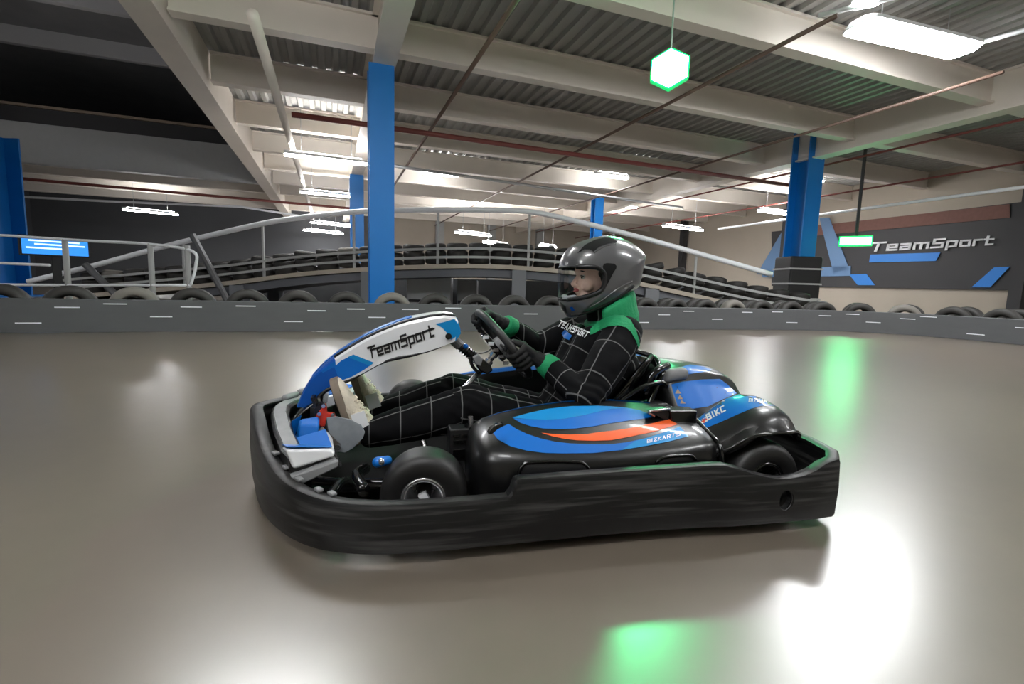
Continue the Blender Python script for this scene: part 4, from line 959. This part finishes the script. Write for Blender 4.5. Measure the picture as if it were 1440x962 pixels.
# ---- body: one continuous skin, head with a face
bm = BM()
def cap(a, r0, b=None, r1=None, sc=None): capsule(bm, a, r0, b, r1, sc=sc)
hc = (-.285, 0, .872)
capsule(bm, hc, .088, sc=(1.08, .86, 1.0)); capsule(bm, (-.25, 0, .83), .066, sc=(1, .95, 1.2)); capsule(bm, (-.245, 0, .785), .05, (-.222, 0, .765), .036)
capsule(bm, (-.206, 0, .752), .021, sc=(1, 1.1, .9))
capsule(bm, (-.188, 0, .846), .008, (-.163, 0, .811), .0088); capsule(bm, (-.170, 0, .806), .0105)
for s in (1, -1):
    capsule(bm, (-.177, s * .0095, .803), .0068); capsule(bm, (-.222, s * .036, .808), .03); capsule(bm, (-.204, s * .014, .861), .010, (-.217, s * .045, .858), .010)
    capsule(bm, (-.30, s * .078, .83), .018, (-.305, s * .082, .80), .012)
    capsule(bm, (-.181, 0, .790), .0085, (-.192, s * .020, .786), .006); capsule(bm, (-.183, 0, .778), .009, (-.194, s * .018, .781), .006)
capsule(bm, (-.205, 0, .872), .034, sc=(.9, 1.25, 1))
capsule(bm, (-.315, 0, .80), .058, (-.345, 0, .62), .062)
for s in (1, -1):
    capsule(bm, (-.16, s * .05, .215), .105, (-.325, s * .065, .46), .105); capsule(bm, (-.325, s * .065, .46), .105, (-.335, s * .05, .58), .06)
    capsule(bm, (-.335, s * .04, .60), .05, SH[s], .055); capsule(bm, SH[s], .058, EL[s], .043); capsule(bm, EL[s], .043, WR[s], .030)
    capsule(bm, HP_[s], .08, KN[s], .058); capsule(bm, KN[s], .058, AN[s], .040)
    for a, r0, b, r1 in hand_caps(HA[s][0], HA[s][1], -.003, s): capsule(bm, a, r0, b, r1, 10)
me = blob('person', bm, .0042, 4, .5)
person = link('person', me, m_skin, None, True, tuple(KO)); person.rotation_euler = (0, 0, PI + YAW)
tag(person, 'driver in grey full-face helmet and black checked suit with green collar, hands on the wheel', 'person')
for s in (1, -1):
    bm = BM(); capsule(bm, (-.2035, s * .030, .841), .0125); eye = obj('eye', bm, mat('eye_white', (225, 222, 216), .2), person, smooth=True)
    bm = BM(); capsule(bm, (-.1925, s * .0325, .8405), .0062, sc=(.6, 1, 1)); obj('iris', bm, mat('iris', (48, 36, 28), .2), eye, smooth=True)
    bm = BM(); tube(bm, smoothpath([(-.1845, s * .012, .862), (-.186, s * .026, .868), (-.198, s * .050, .864)], 4), [.002, .0028, .003, .0032, .0032, .003, .0028, .002, .0015], 8); obj('eyebrow', bm, m_hair, person, smooth=True)
    bm = BM(); tube(bm, smoothpath([(-.192, s * .018, .844), (-.1895, s * .030, .8485), (-.197, s * .043, .844)], 4), .0016, 6); obj('eyelash', bm, m_hair, person, smooth=True)
bm = BM()
for z0, dz in ((.7895, -.0015), (.780, .0015)):
    tube(bm, smoothpath([(-.189, -.019, .784), (-.1765, -.008, z0), (-.1745, 0, z0 - .001), (-.1765, .008, z0), (-.189, .019, .784)], 4), [.0012] + [.0042] * 15 + [.0012], 8)
obj('lips', bm, mat('lips', (178, 92, 88), .4), person, smooth=True)
bm = BM(); capsule(bm, (-.30, 0, .878), .092, sc=(1.04, .9, 1.0)); obj('hair', bm, m_hair, person, smooth=True)

# ---- race suit with windowpane check
segs = []
bm = BM()
def sc_(a, r0, b, r1, kind=0): capsule(bm, a, r0, b, r1, 20); segs.append((np.array(a, float), np.array(b, float), (r0 + r1) / 2, kind))
for s in (1, -1):
    sc_((-.15, s * .05, .215), .130, (-.325, s * .068, .455), .128, 1); sc_((-.325, s * .068, .455), .128, (-.335, s * .055, .60), .088, 1)
    sc_((-.335, s * .05, .625), .066, SH[s], .078, 1)
    m1 = np.array(SH[s]) * .55 + np.array(EL[s]) * .45
    sc_(SH[s], .082, tuple(m1), .082); sc_(tuple(m1), .082, EL[s], .066); sc_(EL[s], .066, WR[s], .046)
    sc_(HP_[s], .102, KN[s], .083); mm_ = np.array(KN[s]) * .5 + np.array(AN[s]) * .5 + np.array([0, 0, -.006])
    sc_(KN[s], .083, tuple(mm_), .078); sc_(tuple(mm_), .078, AN[s], .058)
sc_((-.345, 0, .60), .088, (-.315, 0, .70), .078, 1)
for s in (1, -1): sc_((-.255, s * .06, .53), .105, (-.205, s * .05, .38), .125, 1)
sc_((-.19, 0, .33), .12, (-.26, 0, .42), .13, 1)
me = blob('suit', bm, .006, 10, .5)
# folds
nv = len(me.vertices); me.calc_loop_triangles()
cos = np.empty(nv * 3); me.vertices.foreach_get('co', cos); cos = cos.reshape(-1, 3)
nrm = np.empty(nv * 3); me.vertex_normals.foreach_get('vector', nrm) if hasattr(me.vertex_normals, 'foreach_get') else None; nrm = nrm.reshape(-1, 3)
disp = np.array([noise.noise(Vector((p[0] * 9, p[1] * 9, p[2] * 16))) * .0055 + noise.noise(Vector((p[0] * 26 + 3, p[1] * 14, p[2] * 26))) * .0028 for p in cos])
for el, rad in ((EL[1], .14), (KN[1], .13), (KN[-1], .13), ((-.2, .1, .25), .16), (EL[-1], .12)):
    d = np.linalg.norm(cos - np.array(el), axis=1); wgt = np.clip(1 - d / rad, 0, 1)
    disp += wgt * .005 * np.sin((cos[:, 0] * .6 - cos[:, 2] * .9 + cos[:, 1] * .5) * 130 + 3 * np.sin(cos[:, 1] * 30))
cos += nrm * disp[:, None]; me.vertices.foreach_set('co', cos.ravel()); me.update()
# check coordinates, one body segment per face
npoly = len(me.polygons); cen = np.empty(npoly * 3); me.polygons.foreach_get('center', cen); cen = cen.reshape(-1, 3)
best = np.full(npoly, 9.0); bi = np.zeros(npoly, int); PER = .115
for i, (a, b, r, kd) in enumerate(segs):
    d = b - a; L2 = d @ d; t = np.clip(((cen - a) @ d) / L2, 0, 1); q = a + t[:, None] * d; dist = np.linalg.norm(cen - q, axis=1) - r
    u = dist < best; best[u] = dist[u]; bi[u] = i
lv = np.empty(len(me.loops), int); me.loops.foreach_get('vertex_index', lv)
lt = np.empty(npoly, int); me.polygons.foreach_get('loop_total', lt); lp = np.repeat(np.arange(npoly), lt)
P = cos[lv]; S = bi[lp]; cl = np.zeros((len(lv), 3))
for i, (a, b, r, kd) in enumerate(segs):
    k_ = S == i
    if not k_.any(): continue
    if kd == 1:
        ax = np.array([-.56, 0, .83]); cl[k_, 0] = (P[k_] @ ax) / PER + .3; cl[k_, 1] = P[k_, 1] / PER + .5 + P[k_, 0] * .0
        continue
    d = (b - a) / np.linalg.norm(b - a); ref = np.array([0, 1.0, 0]) if abs(d[1]) < .75 else np.array([0, 0, 1.0])
    ex = ref - d * (ref @ d); ex /= np.linalg.norm(ex); ey = np.cross(d, ex); v = P[k_] - a
    ang = np.arctan2(v @ ey, v @ ex); cr = np.arctan2((cen[lp][k_] - a) @ ey, (cen[lp][k_] - a) @ ex); ang = np.where(ang - cr > PI, ang - 2 * PI, np.where(ang - cr < -PI, ang + 2 * PI, ang))
    cl[k_, 0] = (P[k_] @ np.array([1.0, 0, .0]) if abs(d[0]) > .75 else v @ d) / PER; cl[k_, 1] = ang * 4 / (2 * PI) + .32
at = me.attributes.new('cloth', 'FLOAT_VECTOR', 'CORNER'); at.data.foreach_set('vector', cl.ravel())
suit = link('suit', me, m_suit, person, True); sb = bvh_of(me)

# ---- collar, cuffs, shoulder bands, chest badge
bm = BM(); ring = []
NR = 28
for k in range(NR):
    a = 2 * PI * k / NR; c_, s_ = math.cos(a), math.sin(a); ring.append(Vector((-.352 + .092 * c_, .098 * s_, .655 - .03 * c_)))
for k in range(NR):
    q = ring[k]; b = ring[(k + 1) % NR]; f = .5 - .5 * math.cos(2 * PI * k / NR)
    capsule(bm, q, .026 + .008 * f, b, .026 + .008 * f, 10)
    if f > .25: capsule(bm, q, .03, q + Vector((.016, 0, .035 + .055 * f)), .026, 10); capsule(bm, q, .03, q + Vector((-.01, 0, -.05 * f)), .03, 10)
collar = link('collar', blob('collar', bm, .005, 8), m_green, person, True)
cb_ = [(575, 265), (580, 215), (640, 155), (720, 110), (800, 88), (880, 95), (940, 135), (985, 220), (1012, 320), (1026, 400), (1008, 408), (985, 320), (940, 240), (895, 200), (830, 183), (740, 192), (660, 227), (600, 260)]
decal('shoulder_band', [[(740 + u / 6.41, 430 + v / 6.41) for u, v in cb_]], sb, m_green, suit, off=.004, step=3, tol=.3)
bm = BM(); decal('badge_lettering', text_px('TEAMSPORT', (785, 458.5), (826.5, 476), 8, w=.12, shear=.25), sb, m_white, suit, off=.003, step=2.5, tol=.2); bm.free()
decal('badge_patch', [[(790, 469), (794.6, 463.8), (805, 472.5), (801, 478.5), (794, 476)]], sb, k_blue, suit, off=.004, step=2.5, tol=.2)
for s in (1, -1):
    w = np.array(WR[s]); d = w - np.array(EL[s]); d /= np.linalg.norm(d); hp = sw + RR * (e1 * math.cos(HA[s][0]) + e2 * math.sin(HA[s][0]))
    bm = BM(); tube(bm, [w - d * .028, w - d * .02, w + d * .022, w + d * .03], [.046, .0505, .046, .040], 22); obj('cuff', bm, m_green, person, smooth=True)
    bm = BM()
    for a, r0, b, r1 in hand_caps(HA[s][0], HA[s][1], .0, s): capsule(bm, a, r0, b, r1, 12)
    capsule(bm, w - d * .01, .036, w + (hp + nD * .04 - w) * .3, .034, 14)
    link('glove', blob('glove', bm, .0032, 3, .4), m_glove, person, True)
w = np.array(WR[1]); d = w - np.array(EL[1]); d /= np.linalg.norm(d)
bm = BM(); tube(bm, [w + d * .026, w + d * .036], [.0425, .0415], 22); obj('wrist_band', bm, k_grey, person, smooth=True)

# ---- sneakers pressed on the pedals
def sneaker(heel, toe):
    h = np.array(heel); t = np.array(toe); X = t - h; L = np.linalg.norm(X); X /= L; Y = np.array([0, 1.0, 0]); Z = np.cross(X, Y); 
    if Z[0] > 0: Z = -Z
    def W(x, y, z): return tuple(h + X * x * L + Y * y + Z * z)
    so = [(-.02, .018), (.0, .034), (.1, .040), (.3, .040), (.5, .042), (.7, .050), (.85, .049), (.95, .038), (1.0, .022), (1.02, .008)]
    bm = BM(); loft(bm, [[W(x, -w, 0), W(x, w, 0), W(x, w * 1.03, .012), W(x, w, .03), W(x, -w, .03), W(x, -w * 1.03, .012)] for x, w in so]); r = obj('sneaker', bm, m_sole, person, bevel=.004)
    up = [(-.015, .022, .05), (.02, .034, .095), (.12, .040, .115), (.28, .040, .105), (.42, .042, .090), (.56, .045, .074), (.72, .047, .060), (.86, .044, .050), (.96, .030, .040), (1.0, .012, .034)]
    rows = []
    for x, w, z in up:
        rows.append([W(x, w * math.cos(a) * (1 if math.sin(a) < .5 else .94), .026 + (z - .026) * max(0, math.sin(a)) ** .7) for a in np.linspace(0, PI, 13)])
    bm = BM(); loft(bm, rows); obj('upper', bm, m_shoe, r, smooth=True)
    bm = BM()
    for i, x in enumerate((.40, .46, .52, .58, .64)):
        z = np.interp(x, [q[0] for q in up], [q[2] for q in up]) + .003; s = .028 * (1 if i % 2 else -1)
        tube(bm, [W(x - .02, -s, z - .008), W(x, 0, z + .002), W(x + .02, s, z - .008)], .003, 6)
    obj('laces', bm, m_shoe, r)
    bm = BM(); rows = [[W(x, y, z) for y, z in ((-.03, .06), (.03, .06), (.03, .13), (-.03, .13))] for x in (-.02, .0)]; loft(bm, rows); obj('heel_tab', bm, mat('heel_green', (58, 84, 86), .6), r, bevel=.006)
    bm = BM(); rows = [[W(x, w, z) for w, z in ((.0405, .034), (.043, .034), (.042, .085), (.0395, .085))] for x in (.22, .34, .46)]; loft(bm, rows); obj('side_panel', bm, m_white, r)
sneaker((.752, .125, .175), (.832, .125, .425)); sneaker((.715, -.115, .190), (.793, -.115, .44))

# ---- helmet
opx = [(847, 332), (822.6, 337.5), (803.7, 346.2), (794, 358), (789.5, 369.5), (788, 390), (788, 414), (789, 430.6), (796, 442), (801.5, 446.6), (815, 443.7), (841.5, 435), (862, 425), (881, 411.7), (893, 403), (897.5, 385.5), (901, 368), (901.5, 357), (891, 346), (876.5, 337.5), (862, 333)]
out = [ky(u, v, 0.0)[[0, 2]] for u, v in opx]
ol = smoothpath([(p[0], p[1], 0) for p in out], 8, closed=True); NO = len(ol)
hcx, hcz = -.30, .845; HWD = .137
opn = [ky(u, v, .06)[[0, 2]] for u, v in ((780, 374), (806, 375.5), (826, 376), (836, 379.5), (841, 386), (841, 396), (837, 407), (828, 413), (812, 418.5), (798, 422), (780, 425))]
def inpoly(x, y, A):
    ins = False; j = len(A) - 1
    for i in range(len(A)):
        xi, yi = A[i]; xj, yj = A[j]
        if (yi > y) != (yj > y) and x < (xj - xi) * (y - yi) / (yj - yi) + xi: ins = not ins
        j = i
    return ins
opn[0] = np.array([.2, opn[0][1]]); opn[-1] = np.array([.2, opn[-1][1]])
NS = 72
def helm_pts(k=1.0):
    rows = []
    for j in range(1, NS):
        s = -PI / 2 + PI * j / NS; f = max(0, math.cos(s)) ** .80; y = math.copysign(abs(math.sin(s)) ** .92, s) * HWD * k
        rows.append([(hcx + (p[0] - hcx) * f * k, y, hcz + (p[1] - hcz) * f * k) for p in ol])
    return rows
def helm_bm(k, keep):
    bm = BM(); V = loft(bm, helm_pts(k), caps=False)
    a = bm.verts.new((hcx, -HWD * k * 1.0, hcz)); b = bm.verts.new((hcx, HWD * k * 1.0, hcz))
    for i in range(NO): bm.faces.new((a, V[0][i], V[0][(i + 1) % NO])); bm.faces.new((b, V[-1][(i + 1) % NO], V[-1][i]))
    bm.faces.ensure_lookup_table(); dele = []
    for fc in bm.faces:
        c = fc.calc_center_median(); i = inpoly(c.x, c.z, opn) and c.x > hcx - .02
        if i != (not keep): dele.append(fc)
    bmesh.ops.delete(bm, geom=dele, context='FACES'); return bm
bm = helm_bm(1.0, True)
helm = obj('helmet', bm, m_helm, person, smooth=True); hb = bvh_of(helm.data)
bm = helm_bm(.93, True); obj('liner', bm, k_ink, helm, smooth=True)
def glass():
    m = bpy.data.materials.new('visor_clear'); m.use_nodes = True; nt = m.node_tree; nt.nodes.clear()
    o = nt.nodes.new('ShaderNodeOutputMaterial'); t = nt.nodes.new('ShaderNodeBsdfTransparent'); g = nt.nodes.new('ShaderNodeBsdfGlossy'); mx = nt.nodes.new('ShaderNodeMixShader'); fr = nt.nodes.new('ShaderNodeFresnel')
    fr.inputs['IOR'].default_value = 1.5; g.inputs['Roughness'].default_value = .05; t.inputs['Color'].default_value = (.93, .94, .96, 1)
    hm = nt.nodes.new('ShaderNodeMath'); hm.operation = 'MULTIPLY'; hm.inputs[1].default_value = .45; nt.links.new(fr.outputs[0], hm.inputs[0]); nt.links.new(hm.outputs[0], mx.inputs[0]); nt.links.new(t.outputs[0], mx.inputs[1]); nt.links.new(g.outputs[0], mx.inputs[2]); nt.links.new(mx.outputs[0], o.inputs[0]); return m
bm = helm_bm(1.022, False); vis = obj('visor', bm, glass(), helm, smooth=True)
# rubber gasket round the opening
def on_helm(x, z, k=1.0):
    lo, hi = 0.0, PI / 2                                # find s where (x,z) lies on the shell
    d = np.array([x - hcx, z - hcz]); ang = math.atan2(d[1], d[0]); rad = np.linalg.norm(d)
    r0 = None
    for p, q in zip(ol, ol[1:] + ol[:1]):
        a0 = math.atan2(p[1] - hcz, p[0] - hcx); a1 = math.atan2(q[1] - hcz, q[0] - hcx)
        if abs(a0 - a1) < 1 and min(a0, a1) <= ang <= max(a0, a1): r0 = math.hypot(p[0] - hcx, p[1] - hcz)
    r0 = r0 or .2; f = min(1, rad / (r0 * k)); s = math.acos(f ** (1 / .80)); return (x, math.sin(s) ** .92 * HWD * k, z)
edge = [on_helm(p[0], p[1]) for p in [q for q in smoothpath([(p[0], p[1], 0) for p in opn[1:-1]], 6)]]
e_top = edge[0]; e_bot = edge[-1]
def front_arc(e, zrow):
    y0 = e[1]; o = []
    for k in range(1, 16):
        y = y0 * math.cos(PI * k / 16); s = math.asin(min(1, (abs(y) / HWD) ** (1 / .92))); f = math.cos(s) ** .8
        # front of outline at this height
        xs_ = [p for p in ol if p[0] > hcx + .05]; fr_ = min(xs_, key=lambda p: abs((hcz + (p[1] - hcz) * f) - zrow)); o.append((hcx + (fr_[0] - hcx) * f, y, zrow))
    return o
loop = edge + front_arc(e_bot, e_bot[2]) + [(x, -y, z) for x, y, z in edge[::-1]] + front_arc(e_top, e_top[2])[::-1]
bm = BM(); tube(bm, loop, .0042, 8, closed=True); obj('gasket', bm, k_ink, helm, smooth=True)
bm = BM(); tube(bm, [(hcx + (x - hcx) * .97, y * .95, z) for x, y, z in edge], .011, 10); obj('cheek_pad', bm, k_ink, helm, smooth=True)
bm = BM(); tube(bm, [(hcx + (x - hcx) * .97, -y * .95, z) for x, y, z in edge], .011, 10); obj('cheek_pad', bm, k_ink, helm, smooth=True)
def hp_(L): return [(760 + u / 6.869, 320 + v / 6.869) for u, v in L]
decal('crown_vent', [hp_([(362, 245), (430, 172), (530, 122), (620, 104), (700, 108), (740, 140), (650, 160), (565, 190), (512, 238), (480, 216), (425, 214), (385, 240)])], hb, mat('vent_black', (6, 6, 7), .6, spec=.2), helm, off=.0025, step=2)
hg = [decal('hinge_cover', [hp_([(600, 375), (612, 352), (640, 345), (712, 350), (732, 372), (730, 395), (700, 440), (655, 530), (632, 566), (600, 566), (615, 480), (606, 420)])], hb, mat('hinge_black', (10, 10, 11), .55, spec=.25), helm, off=.003, step=2)]
decal('chin_badge', [hp_([(283, 768), (310, 763), (335, 798), (305, 806)])], hb, k_dblue, helm, off=.002, step=2)
decal('chin_vent', [[(788.5, 424.5), (796, 431), (797.5, 441), (792, 436), (788.6, 430)]], hb, k_ink, helm, off=.002, step=2)
def ridge(name, L, r, m):
    q = []
    for u, v in hp_(L):
        h, nn, _i, _d = hb.ray_cast(Vector(CK), Vector(kray(u, v)).normalized())
        if h: q.append(h)
    bm = BM(); tube(bm, smoothpath(q, 4), r, 8); obj(name, bm, m, helm, smooth=True)
ridge('shell_line', [(520, 240), (560, 215), (640, 175), (720, 162)], .0035, m_helm)
ridge('shell_line', [(480, 770), (600, 700), (720, 610), (800, 560), (890, 520)], .003, m_helm)
ridge('vent_rim', [(360, 246), (430, 170), (530, 118), (620, 102), (700, 106)], .003, m_helm)
bm = BM(); q = []
for u, v in hp_([(300, 850), (380, 838), (560, 775), (700, 705), (830, 618), (905, 565)]):
    h, nn, _i, _d = hb.ray_cast(Vector(CK), Vector(kray(u, v)).normalized())
    if h: q.append(h)
tube(bm, smoothpath(q, 4), .007, 8); obj('neck_trim', bm, k_ink, helm, smooth=True)
bm = BM(); capsule(bm, (-.140, 0, .742), .016, (-.150, .06, .752), .013); capsule(bm, (-.140, 0, .742), .016, (-.150, -.06, .752), .013); obj('breath_guard', bm, mat('breath_grey', (170, 172, 175), .5), helm, smooth=True)

# ================================================================== camera, render look
cam = bpy.data.cameras.new('camera'); co = bpy.data.objects.new('camera', cam); COL.objects.link(co)
M4 = Matrix([[R[i][j] for j in range(3)] + [C[i]] for i in range(3)] + [[0, 0, 0, 1]])
co.matrix_world = M4; cam.sensor_width = 36; cam.lens = F / 1440 * 36; cam.clip_start = .05; cam.clip_end = 200
SC.camera = co
w = bpy.data.worlds.new('world'); w.use_nodes = True; w.node_tree.nodes['Background'].inputs[0].default_value = (.02, .02, .022, 1); w.node_tree.nodes['Background'].inputs[1].default_value = 1.0; SC.world = w
vs = SC.view_settings; vs.view_transform = 'Standard'; vs.look = 'None'; vs.exposure = 1.63; vs.gamma = 1.0; vs.use_curve_mapping = False
SC.cycles.use_denoising = True; SC.cycles.max_bounces = 6; SC.cycles.diffuse_bounces = 4; SC.cycles.glossy_bounces = 3; SC.cycles.transparent_max_bounces = 8; SC.cycles.sample_clamp_indirect = 8
